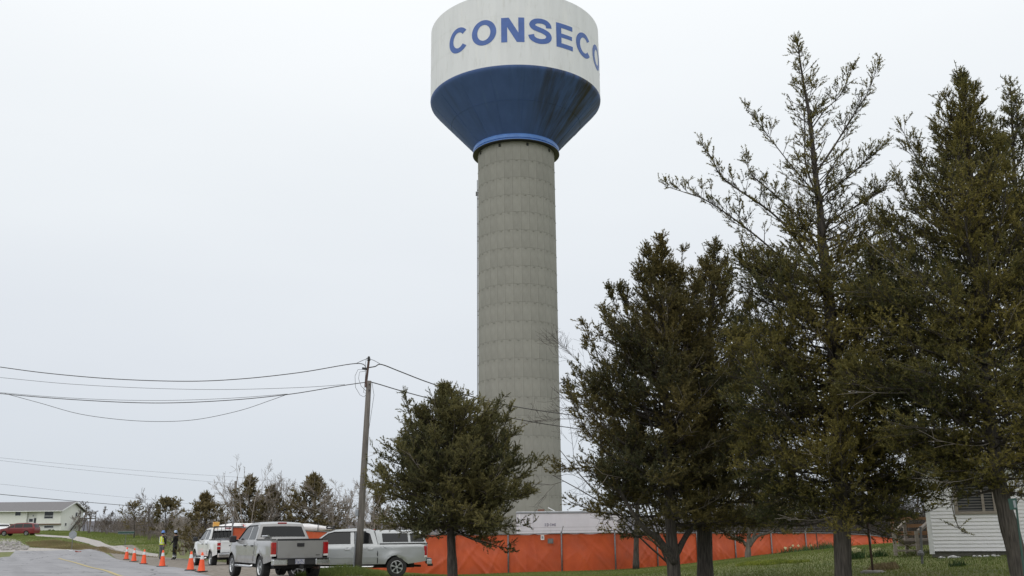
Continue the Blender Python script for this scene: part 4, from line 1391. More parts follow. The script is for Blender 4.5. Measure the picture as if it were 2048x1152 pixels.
def pickup(name, label, paint, loc, rz, tail='tall', cap=False, wb=3.65, rear_x=-1.75, r=0.40):
    t = thing(name, label, 'pickup truck', loc, rz, None)
    xf, xr = rear_x + wb, rear_x
    xe = xr - 1.17
    sil = [(xf + 0.86, 0.50), (xf + 0.97, 0.72), (xf + 0.95, 1.02), (xf + 0.80, 1.15), (xf - 0.30, 1.24), (xf - 0.42, 1.26), (xf - 1.12, 1.76), (xf - 1.42, 1.85),
           (0.0, 1.89), (-0.55, 1.87), (-0.80, 1.82), (-1.02, 1.30), (-1.05, 1.285), (xe, 1.285), (xe - 0.01, 0.62)]
    wheels = (xf, xr)

    def wfun(x, z):
        w = 0.985 - 0.10 * max(0, (0.78 - z)) ** 1.3 - 0.03 * max(0, z - 1.0)
        if z > 1.22:
            w = 0.965 - (z - 1.22) * 0.36
        if x > xf + 0.25:
            w -= 0.30 * ((x - xf - 0.25) / 0.75) ** 2
        if x < xe + 0.12:
            w -= 0.035 * ((xe + 0.12 - x) / 0.12)
        if z < 1.15:
            for xw in wheels:
                dd = math.hypot(x - xw, z - r)
                w += 0.040 * math.exp(-((dd - 0.50) / 0.11) ** 2)
        return w
    B = Body(sil, 0.52, wheels, 0.475, wfun)
    B.wz = r
    b = MB()
    poly = B.side_poly()
    for sg in (1, -1):
        b.add(*B.displace(poly, sg))
    cut = 12
    B.strip(sil[0:7], b, crown=0.035)
    B.strip(sil[6:13], b, crown=0.035)
    # inner bed
    for sg in (1, -1):
        b.box(((xe - 1.05) / 2, sg * 0.885, 1.06), (abs(xe + 1.05), 0.12, 0.44))
    b.box((-1.07, 0, 1.0), (0.06, 1.75, 0.62))
    bo = b.build('body', paint, t)
    smooth_by_angle(bo, 38)
    MB().box(((xe - 1.05) / 2, 0, 0.80), (abs(xe + 1.05), 1.70, 0.05)).build('bed_floor', M['black_plastic'], t)
    for sg in (1, -1):
        MB().box(((xe - 1.05) / 2 + 0.01, sg * 0.89, 1.305), (abs(xe + 1.05) - 0.04, 0.15, 0.035)).build('bed_rail', M['black_plastic'], t, bevel=0.008)
    MB().box(((xf + xr) / 2 - 0.1, 0, 0.52), (5.1, 1.5, 0.30)).build('chassis', M['dark'], t)
    for xw in wheels:
        for sg in (1, -1):
            b = MB().lathe([(0.20, 0.55 * sg), (0.49, 0.55 * sg), (0.49, 0.93 * sg)], 16, (xw, 0, r), 'Y', 0, PI)
            b.build('wheel_well', M['dark'], t)
    MB().tube([(xr, -0.75, r), (xr, 0.75, r)], 0.06, 8).lathe([(0, -0.16), (0.12, -0.1), (0.15, 0), (0.12, 0.1), (0, 0.16)], 12, (xr, 0, r), 'Y').build('rear_axle', M['dark'], t)
    MB().tube([(xr - 0.1, -0.55, 0.42), (xr - 0.75, -0.58, 0.40), (xr - 1.0, -0.72, 0.38)], 0.045, 8).build('exhaust', M['rust_steel'], t)
    # glass: front and rear doors, windscreen, back light
    def pane(pl_, nm='window', m_=None):
        for sg in (1, -1):
            o = MB().add(*B.displace(pl_, sg, 0.006)).build(nm, m_ or M['glass_dark'], t)
    bp = 0.0
    pane([(xf - 0.60, 1.30), (xf - 1.16, 1.70), (xf - 1.38, 1.765), (bp + 0.12, 1.785), (bp + 0.10, 1.31)])
    pane([(bp - 0.04, 1.31), (bp - 0.03, 1.785), (-0.50, 1.765), (-0.66, 1.71), (-0.80, 1.31)])
    b = MB()
    B.strip([(xf - 0.50, 1.315), (xf - 1.08, 1.73)], b, off=0.008, crown=0.035, t0=-0.9, t1=0.9)
    b.build('windscreen', M['glass_dark'], t, smooth=True)
    b = MB()
    B.strip([(-0.835, 1.735), (-0.985, 1.39)], b, off=0.010, crown=0.035, t0=-0.88, t1=0.88)
    b.build('rear_window', M['glass_dark'], t, smooth=True)
    for sg in (1, -1):
        MB().tube([(q[0], sg * (wfun(*q) + 0.014), q[1]) for q in ((xf - 0.62, 1.33), (xf - 1.15, 1.715), (xf - 1.4, 1.78), (-0.5, 1.79))], 0.017, 5).build('rain_guard', M['black_plastic'], t)
    # doors
    for (pl_, hx_) in (([(xf - 0.52, 0.58), (xf - 0.42, 0.80), (xf - 0.42, 1.22), (bp + 0.06, 1.235), (bp + 0.05, 0.58)], bp + 0.22),
                       ([(bp + 0.035, 0.58), (bp + 0.045, 1.235), (-0.90, 1.25), (-0.96, 0.98), (-0.86, 0.80), (-0.82, 0.58)], -0.70)):
        for sg in (1, -1):
            d_ = MB().add(*B.displace(pl_, sg, 0.009)).build('door', paint, t, smooth=True)
            MB().box((hx_, sg * (wfun(hx_, 1.1) + 0.03), 1.10), (0.20, 0.03, 0.045)).build('handle', M['black_plastic'] if not cap else M['chrome'], d_, bevel=0.008)
    for sg in (1, -1):
        MB().box((0.1, sg * 0.995, 0.80), (2.2, 0.02, 0.05)).build('side_moulding', paint, t)
    for sg in (1, -1):
        b = MB()
        b.tube([(xf - 0.62, sg * 0.98, 0.44), (xf - 0.7, sg * 1.03, 0.42), (-0.75, sg * 1.03, 0.42), (-0.85, sg * 0.98, 0.44)], 0.045, 8)
        b.build('running_board', M['chrome'], t, smooth=True)
    for sg in (1, -1):
        MB().box((xf - 0.55, sg * 1.14, 1.33), (0.16, 0.24, 0.24)).build('mirror', M['black_plastic'], t, bevel=0.05)
        MB().tube([(xf - 0.52, sg * 0.93, 1.27), (xf - 0.55, sg * 1.10, 1.29)], 0.04, 6).build('mirror_arm', M['black_plastic'], t)
    # rear end
    if tail == 'tall':
        tg = MB().box((xe - 0.02, 0, 0.965), (0.07, 1.54, 0.615)).build('tailgate', paint, t, bevel=0.02)
        MB().box((xe - 0.059, 0, 0.735), (0.014, 1.44, 0.06)).build('lower_crease', paint, tg, bevel=0.006)
        MB().box((xe - 0.06, 0.0, 1.13), (0.025, 0.25, 0.115)).build('handle', M['black_plastic'], tg, bevel=0.01)
        MB().box((xe - 0.02, 0, 1.30), (0.09, 1.54, 0.055)).build('tailgate_cap', M['black_plastic'], tg, bevel=0.012)
        MB().box((xe - 0.061, -0.60, 0.80), (0.008, 0.14, 0.035)).build('badge', M['sign_grey'], tg)
        for sg in (1, -1):
            MB().box((xe + 0.055, sg * 0.885, 1.015), (0.17, 0.165, 0.40)).build('tail_light', M['tail_red'], t, bevel=0.02)
            MB().box((xe + 0.052, sg * 0.886, 0.80), (0.17, 0.165, 0.07)).build('reverse_light', M['lamp_clear'], t, bevel=0.012)
    else:
        tg = MB().box((xe - 0.02, 0, 0.965), (0.07, 1.58, 0.60)).build('tailgate', paint, t, bevel=0.02)
        MB().box((xe - 0.056, 0, 1.19), (0.02, 1.5, 0.08)).box((xe - 0.056, 0, 0.80), (0.02, 1.5, 0.16)).build('tailgate_crease', paint, tg, bevel=0.008)
        MB().box((xe - 0.06, 0.28, 1.03), (0.02, 0.25, 0.035)).build('handle', M['black_plastic'], tg, bevel=0.006)
        for sg in (1, -1):
            MB().box((xe + 0.055, sg * 0.875, 1.09), (0.18, 0.16, 0.14)).box((xe + 0.055, sg * 0.875, 0.915), (0.18, 0.16, 0.12)).build('tail_light', M['tail_red'], t, bevel=0.015)
            MB().box((xe + 0.056, sg * 0.876, 1.0), (0.178, 0.155, 0.045)).build('reverse_light', M['lamp_clear'], t)
    if tail == 'tall':
        for sg in (1, -1):
            MB().box((xe - 0.13, sg * 0.72, 0.585), (0.20, 0.50, 0.20)).build('bumper_end', M['chrome'] if not cap else paint, t, bevel=0.035)
        MB().box((xe - 0.11, 0, 0.60), (0.20, 0.98, 0.20)).build('bumper', M['black_plastic'], t, bevel=0.02)
        MB().box((xe - 0.11, 0, 0.695), (0.24, 1.88, 0.03)).build('bumper_step', M['black_plastic'], t, bevel=0.008)
    else:
        MB().box((xe - 0.12, 0, 0.575), (0.20, 1.86, 0.19)).build('bumper', M['chrome'], t, bevel=0.035)
        MB().box((xe - 0.11, 0, 0.685), (0.22, 1.84, 0.03)).build('bumper_step', M['black_plastic'], t, bevel=0.008)
    MB().box((xe - 0.225, 0.06 if tail == 'tall' else 0, 0.60), (0.012, 0.31, 0.155)).build('licence_plate', M['plate'], t)
    MB().box((xe - 0.2, 0, 0.44), (0.22, 0.09, 0.09)).build('tow_hitch', M['dark'], t)
    bl = MB().box((-0.815, 0, 1.862), (0.05, 0.32, 0.045)).build('brake_light', M['tail_red'], t, bevel=0.01)
    for xw in wheels:
        for sg in (1, -1):
            wheel(t, xw, sg * 0.86, r, 0.27, sg)
    for sg in (1, -1):
        MB().box((xf + 0.86, sg * 0.66, 0.95), (0.14, 0.34, 0.17)).build('headlight', M['lamp_clear'], t, bevel=0.03)
    MB().box((xf + 0.97, 0, 0.92), (0.06, 0.95, 0.26)).build('grille', M['black_plastic'], t, bevel=0.02)
    MB().box((xf + 0.95, 0, 0.60), (0.18, 1.62, 0.22)).build('front_bumper', M['chrome'], t, bevel=0.04)
    t['xe'], t['xf'] = xe, xf
    if cap:
        def wc(x, z):
            return 0.945 - (z - 1.29) * 0.22 - 0.3 * max(0, z - 1.77)
        ps_ = [(-0.99, 1.30), (-0.86, 1.80), (-0.90, 1.83), (xe + 0.30, 1.81), (xe + 0.16, 1.77), (xe - 0.02, 1.30)]
        C2 = Body(ps_, 1.30, (), 0.1, wc)
        b = MB()
        for sg in (1, -1):
            b.add(*C2.displace(ps_, sg, 0.0, (0.3, 0.12)))
        C2.strip(ps_, b, crown=0.025)
        o = b.build('bed_cap', paint, t)
        smooth_by_angle(o, 38)
        x_m = xe + 0.70
        for pw in ([(-1.18, 1.37), (-1.13, 1.71), (x_m + 0.06, 1.71), (x_m + 0.02, 1.37)], [(x_m - 0.07, 1.37), (x_m - 0.04, 1.71), (xe + 0.28, 1.70), (xe + 0.20, 1.66), (xe + 0.09, 1.40), (xe + 0.12, 1.37)]):
            for sg in (1, -1):
                MB().add(*C2.displace(pw, sg, 0.007, (0.3, 0.12))).build('cap_window', M['glass_dark'], o)
        b = MB()
        C2.strip([(xe + 0.14, 1.72), (xe + 0.0, 1.38)], b, off=0.01, crown=0.025, t0=-0.85, t1=0.85)
        b.build('cap_rear_window', M['glass_dark'], o, smooth=True)
        MB().box((-0.955, 0.945, 1.2), (0.035, 0.02, 0.1)).build('seam', M['dark'], t)
        for sg in (1, -1):
            b = MB()
            b.tube([(-0.85, sg * (wfun(-0.85, 1.76) + 0.004), 1.78), (-0.985, sg * (wfun(-1, 1.35) + 0.006), 1.32), (-0.985, sg * (wfun(-1, 0.9) + 0.006), 0.9), (-0.985, sg * (wfun(-1, 0.6) + 0.006), 0.55)], 0.018, 5)
            b.build('cab_gap', M['dark'], t)
    return t


def place(wx, wy, wz, psi, lx, ly):
    """world origin and turn for a vehicle whose local point (lx, ly) stands at (wx, wy)"""
    rz = PI / 2 + psi
    return (wx - (lx * math.cos(rz) - ly * math.sin(rz)), wy - (lx * math.sin(rz) + ly * math.cos(rz)), wz), rz


# nearest pickup: tan-grey crew cab, seen from behind on its left
q = at(519, 1150, 34.0)
loc, rz = place(q[0], 34.0, 0.045, R(30), -1.75, 0.98)
tA = pickup('pickup_truck', 'pewter crew cab pickup seen from behind, nearest of the three trucks', M['paint_pewter'], loc, rz, 'tall')
MB().tube([(-1.2, 0.72, 1.36), (-2.0, 0.72, 1.36)], 0.03, 8).build('cargo_bar', M['chrome'], tA)
MB().tube([(-1.25, 0.80, 1.42), (-1.95, 0.80, 1.42)], 0.035, 8).build('tie_rail', M['chrome'], tA)
# pickup with a closed bed cap, seen from its left side
q = at(793, 1150, 40.5)
loc, rz = place(q[0], 40.5, H(q[0], 40.5), R(97), -1.75, 0.98)
tC = pickup('pickup_truck', 'silver crew cab pickup with a windowed bed cap, side on behind the utility pole', M['paint_silver'], loc, rz, 'tall', cap=True, wb=3.9)
b = MB()
b.box((0.95, 0.55, 1.93), (0.30, 0.06, 0.06)).box((0.80, 0.62, 1.97), (0.06, 0.06, 0.12)).box((0.95, -0.2, 1.94), (0.06, 1.2, 0.05)).box((1.05, 0.5, 2.0), (0.16, 0.05, 0.05), ry=0.6)
b.build('roof_bracket', M['black_plastic'], tC, bevel=0.01)
# white pickup furthest back
q = at(420, 1131, 49.5)
loc, rz = place(q[0], 49.5, 0.02, R(29), -1.75, 0.98)
tW = pickup('pickup_truck', 'white work pickup with roof beacon and headache rack, furthest of the three trucks', M['paint_white'], loc, rz, 'low')
MB().box((-0.35, 0.50, 2.06), (0.20, 0.30, 0.24)).build('beacon_sign', M['amber'], tW, bevel=0.02)
MB().tube([(-0.35, 0.5, 1.88), (-0.35, 0.5, 1.96)], 0.05, 8).build('beacon_mount', M['black_plastic'], tW)
b = MB()
for sg in (1, -1):
    b.tube([(-1.1, sg * 0.82, 1.30), (-1.1, sg * 0.74, 1.93)], 0.035, 6)
for z in (1.36, 1.93):
    b.tube([(-1.1, -0.76, z), (-1.1, 0.76, z)], 0.035, 6)
for k in range(7):
    b.tube([(-1.1, -0.6 + 0.2 * k, 1.36), (-1.1, -0.57 + 0.19 * k, 1.93)], 0.012, 5)
b.build('headache_rack', M['black_plastic'], tW)
MB().tube([(-1.15, -0.70, 2.03), (-1.8, -0.92, 1.40)], 0.05, 6).build('striped_pole', M['red_white'], tW)
MB().box((-1.13, -0.68, 2.02), (0.10, 0.20, 0.14)).build('work_light', M['trim_white'], tW, bevel=0.02)
MB().box((-1.6, 0.0, 1.30), (0.5, 1.5, 0.10)).build('tool_box', M['sign_back'], tW, bevel=0.02)


# minivan and car on the rise by the cream house
def family_car(name, label, cat, paint, loc, rz, van=True):
    t = thing(name, label, cat, loc, rz)
    if van:
        sil = [(2.35, 0.32), (2.50, 0.55), (2.42, 0.80), (2.1, 0.92), (1.35, 1.06), (0.45, 1.58), (0.1, 1.68), (-1.2, 1.72), (-2.1, 1.66), (-2.28, 1.58), (-2.48, 1.0), (-2.52, 0.55), (-2.45, 0.32)]
        wheels = (1.55, -1.48)
        zbelt = 1.02
    else:
        sil = [(2.15, 0.30), (2.28, 0.50), (2.22, 0.70), (2.0, 0.82), (1.05, 0.95), (0.35, 1.36), (0.0, 1.44), (-0.9, 1.43), (-1.45, 1.25), (-1.75, 1.02), (-2.25, 0.96), (-2.32, 0.6), (-2.25, 0.30)]
        wheels = (1.35, -1.30)
        zbelt = 0.95

    def wf(x, z):
        w = 0.93 - 0.12 * max(0, 0.6 - z) ** 1.3
        if z > zbelt:
            w = 0.91 - (z - zbelt) * 0.30
        if x > 1.6:
            w -= 0.28 * ((x - 1.6) / 0.9) ** 2
        if x < -2.0:
            w -= 0.12 * ((-2.0 - x) / 0.5) ** 2
        for xw in wheels:
            if z < 0.9:
                w += 0.02 * math.exp(-((math.hypot(x - xw, z - 0.33) - 0.42) / 0.08) ** 2)
        return w
    B = Body(sil, 0.32, wheels, 0.385, wf)
    B.wz = 0.33
    b = MB()
    for sg in (1, -1):
        b.add(*B.displace(B.side_poly(), sg))
    B.strip(sil, b, crown=0.03)
    smooth_by_angle(b.build('body', paint, t), 38)
    if van:
        wins = ([(1.15, 1.08), (0.45, 1.48), (0.30, 1.55), (0.28, 1.08)], [(0.20, 1.08), (0.22, 1.56), (-0.85, 1.60), (-0.87, 1.08)], [(-0.95, 1.08), (-0.93, 1.60), (-2.0, 1.56), (-2.12, 1.46), (-2.25, 1.10)])
        ws, rw = [(1.28, 1.10), (0.5, 1.55)], [(-2.31, 1.50), (-2.45, 1.08)]
    else:
        wins = ([(0.85, 0.99), (0.30, 1.32), (-0.10, 1.37), (-0.12, 0.99)], [(-0.2, 0.99), (-0.18, 1.37), (-0.85, 1.36), (-1.3, 1.20), (-1.45, 1.02)])
        ws, rw = [(0.98, 0.98), (0.40, 1.33)], [(-0.98, 1.41), (-1.42, 1.26)]
    for pw in wins:
        for sg in (1, -1):
            MB().add(*B.displace(pw, sg, 0.006)).build('window', M['glass_dark'], t)
    for pts, nm in ((ws, 'windscreen'), (rw, 'rear_window')):
        b = MB()
        B.strip(pts, b, off=0.008, crown=0.03, t0=-0.9, t1=0.9)
        b.build(nm, M['glass_dark'], t, smooth=True)
    for xw in wheels:
        for sg in (1, -1):
            wheel(t, xw, sg * 0.82, 0.33, 0.21, sg)
    b = MB()
    for xw in wheels:
        for sg in (1, -1):
            b.lathe([(0.40, 0.5 * sg), (0.40, 0.88 * sg)], 14, (xw, 0, 0.33), 'Y', 0, PI)
    b.box((0, 0, 0.42), (4.2, 1.3, 0.2))
    b.build('underbody', M['dark'], t)
    for sg in (1, -1):
        MB().box((sil[1][0] - 0.22, sg * 0.66, 0.72 if van else 0.66), (0.22, 0.30, 0.14)).build('headlight', M['lamp_clear'], t, bevel=0.04)
        MB().box((sil[-3][0] + 0.08, sg * 0.76, 1.0 if van else 0.82), (0.14, 0.16, 0.35 if van else 0.16)).build('tail_light', M['tail_red'], t, bevel=0.03)
        MB().box((1.0 if van else 0.75, sg * 0.99, 1.10 if van else 1.0), (0.12, 0.16, 0.13)).build('mirror', M['black_plastic'], t, bevel=0.03)
    return t


VY = 138.0
p = at(36.5, 1074, VY)
family_car('minivan', 'dark red minivan parked in front of the cream house', 'minivan', M['paint_red'], (p[0], VY, H(p[0], VY) + 0.02), PI)
p = at(4, 1066, 146)
family_car('parked_car', 'white car cut by the left picture edge behind the red minivan', 'car', M['paint_white'], (p[0], 146, p[2] - 0.15), R(-55), van=False)

# ------------------------------------------------------------------ traffic cones
def make_cone():
    t = thing('traffic_cone', '', 'traffic cone', (0, 0, 0), 0, 'orange traffic cones along the road edge')
    MB().box((0, 0, 0.018), (0.40, 0.40, 0.036)).build('base', M['black_plastic'], t, bevel=0.01)
    b = MB().lathe([(0.165, 0.036), (0.150, 0.06), (0.085, 0.50), (0.083, 0.505)], 24)
    b.lathe([(0.061, 0.665), (0.0575, 0.67), (0.037, 0.775), (0.025, 0.79), (0.018, 0.788), (0.012, 0.70)], 24)
    b.build('body', M['cone_orange'], t, smooth=True)
    MB().lathe([(0.0845, 0.505), (0.0615, 0.665)], 24).build('reflective_band', M['reflective'], t, smooth=True)
    return t


cone = make_cone()
cdat = [(252.5, 1120, 'leftmost and farthest cone of the row'), (267.5, 1124, 'second cone from the left end of the row'), (287, 1129, 'third cone, last of the close left trio'),
        (324, 1134.5, 'cone standing in front of the worker in the yellow vest'), (380.5, 1142, 'left one of the two cones beside the white pickup'), (402.5, 1145, 'rightmost and nearest cone, beside the white pickup wheel')]
for i, (px, py, lab) in enumerate(cdat):
    p = gpt(px, py)
    o = cone if i == 0 else copy_tree(cone)
    o.location = (p[0], p[1], H(p[0], p[1]) + 0.034)
    o.rotation_euler = (0, 0, 0.4 + i * 0.7)
    o['label'] = 'orange traffic cone, ' + lab

# ------------------------------------------------------------------ two workers
def skin_body(name, joints, edges, radii, mats, facemat, par):
    me = bpy.data.meshes.new(name)
    me.from_pydata(joints, edges, [])
    o = bpy.data.objects.new(name, me)
    COL.objects.link(o)
    sk = o.modifiers.new('skin', 'SKIN')
    sk.use_smooth_shade = True
    for i, r_ in enumerate(radii):
        v = me.skin_vertices[0].data[i]
        v.radius = (r_[0], r_[1]) if isinstance(r_, tuple) else (r_, r_)
        v.use_root = (i == 0)
    ss = o.modifiers.new('sub', 'SUBSURF')
    ss.levels = ss.render_levels = 1
    dg = bpy.context.evaluated_depsgraph_get()
    me2 = bpy.data.meshes.new_from_object(o.evaluated_get(dg))
    bpy.data.objects.remove(o)
    me2.materials.clear()
    for m_ in mats:
        me2.materials.append(m_)
    for p_ in me2.polygons:
        p_.use_smooth = True
        p_.material_index = facemat(p_.center)
    o = bpy.data.objects.new(name, me2)
    return link(o, par)


def worker(label, loc, rz, vest, helmet, arms, trousers, top):
    t = thing('person', label, 'person', loc, rz)
    # +Y is the way the person faces
    J = [(0, 0, 0.98), (0, 0.0, 1.15), (0, -0.01, 1.32), (0, -0.015, 1.44), (0, 0.0, 1.53), (0, 0.02, 1.61), (0, 0.03, 1.70)]
    Rr = [(0.155, 0.115), (0.15, 0.11), (0.175, 0.12), (0.15, 0.10), 0.06, (0.075, 0.09), (0.07, 0.085)]
    E_ = [(i, i + 1) for i in range(6)]
    def chain(start, pts, rs):
        k = len(J)
        prev = start
        for p_, r_ in zip(pts, rs):
            J.append(p_)
            Rr.append(r_)
            E_.append((prev, len(J) - 1))
            prev = len(J) - 1
        return prev
    for sg in (-1, 1):
        chain(0, [(sg * 0.10, 0.0, 0.88), (sg * 0.105, 0.02, 0.50), (sg * 0.11, -0.02, 0.12), (sg * 0.11, 0.03, 0.05), (sg * 0.12, 0.15, 0.035)], [0.105, 0.072, 0.056, 0.05, 0.038])
    ends = []
    for sg, a in zip((-1, 1), arms):
        e_ = chain(3, [(sg * 0.20, -0.01, 1.42), (sg * 0.24 + a[0][0], a[0][1], a[0][2]), a[1], tuple(np.array(a[1]) + np.array(a[2]) * 0.07)], [0.068, 0.050, 0.036, (0.02, 0.035)])
        base = np.array(a[1]) + np.array(a[2]) * 0.07
        d_ = np.array(a[2])
        sd = np.cross(d_, (0, 1, 0))
        sd = sd / (np.linalg.norm(sd) + 1e-6)
        for k, (of, ln) in enumerate(((-0.028, 0.062), (-0.009, 0.072), (0.010, 0.068), (0.028, 0.055))):
            q1 = base + sd * of + d_ * 0.01
            chain(e_, [tuple(q1 + d_ * ln * 0.5), tuple(q1 + d_ * ln + np.array((0, 0.012, 0)))], [0.009, 0.008])
        chain(e_, [tuple(base + np.array((0, 0.035, 0)) - d_ * 0.02), tuple(base + np.array((0, 0.05, 0)) + d_ * 0.025)], [0.011, 0.009])

    def fm(c_):
        if c_.z > 1.515:
            return 2
        if c_.z < 0.09 and abs(c_.x) < 0.2:
            return 3
        if c_.z > 0.93 and abs(c_.x) < 0.21:
            return 0
        for a in arms:
            v = Vector(a[1])
            if (c_ - v).length < 0.19 and (c_ - v).dot(Vector(a[2])) > -0.01:
                return 2
        if c_.z > 0.93:
            return 0
        return 0 if abs(c_.x) > 0.23 else 1
    skin_body('body', J, E_, Rr, [top, trousers, M['skin'], M['cloth_black']], fm, t)
    hd = MB()
    hd.lathe([(0.0, -0.115), (0.05, -0.10), (0.072, -0.05), (0.083, 0.0), (0.082, 0.05), (0.06, 0.10), (0, 0.12)], 16, (0, 0.03, 1.665))
    hd.box((0, 0.118, 1.655), (0.026, 0.035, 0.045))
    for sg in (-1, 1):
        hd.box((sg * 0.084, 0.02, 1.66), (0.014, 0.035, 0.06))
    hd.build('head', M['skin'], t, smooth=True)
    f_ = MB()
    for sg in (-1, 1):
        f_.box((sg * 0.032, 0.107, 1.68), (0.024, 0.012, 0.010))
    f_.box((0, 0.104, 1.615), (0.045, 0.010, 0.008))
    f_.build('face_features', M['trim_brown'], t)
    MB().lathe([(0.084, -0.06), (0.09, 0.0), (0.085, 0.05)], 14, (0, 0.018, 1.66), a0=R(160), a1=R(380)).build('hair', M['cloth_black'], t, smooth=True)
    hm = MB().lathe([(0.118, 0.0), (0.116, 0.02), (0.112, 0.06), (0.095, 0.105), (0.06, 0.135), (0.0, 0.145)], 20, (0, 0.025, 1.715))
    hm.lathe([(0.118, 0.0), (0.145, -0.008), (0.145, 0.002), (0.118, 0.012)], 20, (0, 0.035, 1.715))
    hm.box((0, 0.025, 1.857), (0.035, 0.17, 0.02))
    hm.build('helmet', helmet, t, smooth=True)
    if vest:
        # open-sided vest, elliptical shell over shoulders
        vs, fs = [], []
        prof = [(0.95, 0.185, 0.145), (1.10, 0.182, 0.145), (1.25, 0.19, 0.148), (1.36, 0.19, 0.145), (1.45, 0.165, 0.12), (1.50, 0.10, 0.085)]
        n = 28
        for z, rx, ry in prof:
            for k in range(n):
                q_ = 2 * PI * k / n
                vs.append((rx * math.cos(q_), ry * math.sin(q_), z))
        for i in range(len(prof) - 1):
            for k in range(n):
                q_ = 2 * PI * (k + 0.5) / n
                if i >= 2 and abs(math.cos(q_)) > 0.93 and i < 4:
                    continue
                fs.append((i * n + k, i * n + (k + 1) % n, (i + 1) * n + (k + 1) % n, (i + 1) * n + k))
        v_ = MB().add(vs, fs).build('vest', M['hivis'], t, smooth=True)
        for z0, z1 in ((1.03, 1.08),):
            b = MB()
            for z in (z0, z1):
                for k in range(n):
                    q_ = 2 * PI * k / n
                    b.v.append((0.188 * math.cos(q_), 0.150 * math.sin(q_), z))
            b.f += [(k, (k + 1) % n, n + (k + 1) % n, n + k) for k in range(n)]
            b.build('reflective_stripe', M['reflective'], v_)
        b = MB()
        for sg in (-1, 1):
            for yy_ in (-1, 1):
                b.box((sg * 0.10, yy_ * 0.143, 1.27), (0.045, 0.012, 0.36))
        b.build('reflective_stripe', M['reflective'], v_)
    else:
        b = MB()
        for sg in (-1, 1):
            b.lathe([(0.072, -0.025), (0.070, 0.025)], 14, (sg * 0.11, -0.012, 0.20))
            b.lathe([(0.075, -0.015), (0.074, 0.015)], 14, (sg * 0.11, -0.008, 0.28))
        b.build('ankle_reflector', M['reflective'], t)
        # hood of the jacket hanging at the nape
        MB().lathe([(0.0, -0.07), (0.09, -0.05), (0.11, 0.0), (0.08, 0.05), (0, 0.06)], 14, (0, -0.10, 1.46)).build('hood', top, t, smooth=True)
    return t


dn = (0.0, 0.25, -0.97)
p = gpt(322, 1116.5)
s1 = worker('person in yellow high visibility vest, blue hard hat and grey trousers looking back', (p[0], 66.5, H(p[0] * 66.5 / p[1], 66.5) + 0.02), R(-30), True, M['helmet_blue'],
            (((0.03, -0.03, 1.17), (-0.20, 0.12, 0.98), dn), ((0.03, -0.03, 1.17), (0.20, 0.12, 0.98), dn)), M['cloth_grey'], M['cloth_black'])
s1.location.x = at(322.5, 1110, 66.5)[0]
px2 = at(349, 1110, 66.0)[0]
s2 = worker('person in black hooded jacket, dark trousers with ankle reflectors and pale blue hard hat', (px2, 66.0, H(px2, 66.0) + 0.02), R(75), False, M['helmet_pale'],
            (((0.02, 0.02, 1.17), (-0.17, 0.20, 1.02), (0.3, 0.5, -0.8)), ((0.02, 0.02, 1.17), (0.17, 0.20, 1.02), (-0.3, 0.5, -0.8))), M['cloth_navy'], M['cloth_black'])

# ------------------------------------------------------------------ signs and small things on the left
SYY = 97.0
p, q = at(142.5, 1106.5, SYY), at(142.5, 1069.5, SYY)
g = H(p[0], SYY)
ss = thing('stop_sign', 'octagonal road sign seen from its bare grey back on a thin post', 'road sign', (p[0], SYY, g))
MB().tube([(0, 0, -0.1), (0, 0, q[2] - g + 0.35)], 0.035, 6).build('post', M['galv'], ss)
hh = q[2] - g
oc = [(0.37 / math.cos(PI / 8) * math.cos(PI / 8 + k * PI / 4), hh + 0.37 / math.cos(PI / 8) * math.sin(PI / 8 + k * PI / 4)) for k in range(8)]
MB().prism(oc, -0.05, -0.044).build('sign_plate', M['sign_back'], ss)
SY2 = 92.0
p, q = at(249.5, 1092, SY2), at(251.5, 1065.2, SY2)
g = H(p[0], SY2)
sn = thing('street_name_sign', 'narrow green street name blade on a thin post at the side road', 'street sign', (p[0], SY2, g))
MB().tube([(0, 0, -0.1), (0.05, 0, q[2] - g + 0.12)], 0.03, 6).build('post', M['galv'], sn)
MB().box((0.05, -0.045, q[2] - g), (1.50, 0.012, 0.25)).build('sign_blade', M['sign_green'], sn, bevel=0.003)
b = MB()
rg = np.random.default_rng(4)
b.box((0.05, -0.053, q[2] - g + 0.112), (1.47, 0.003, 0.010)).box((0.05, -0.053, q[2] - g - 0.112), (1.47, 0.003, 0.010))
b.build('sign_border', M['sign_white'], sn)
for px, py, nm, m_, lab in ((154, 1105, 'litter', 'litter_red', 'small russet scrap lying at the road edge near the octagonal sign'), (138, 1102, 'litter', 'sign_white', 'small white scrap lying just left of the octagonal sign post')):
    p = gpt(px, py)
    o = MB().box((0, 0, 0.07), (0.34, 0.2, 0.09), rz=0.4, ry=0.3).box((0.2, 0.06, 0.05), (0.2, 0.16, 0.07), rz=1.0, ry=-0.2).build(nm, M[m_], None, bevel=0.02, loc=tuple(p))
    tag(o, lab, 'litter')

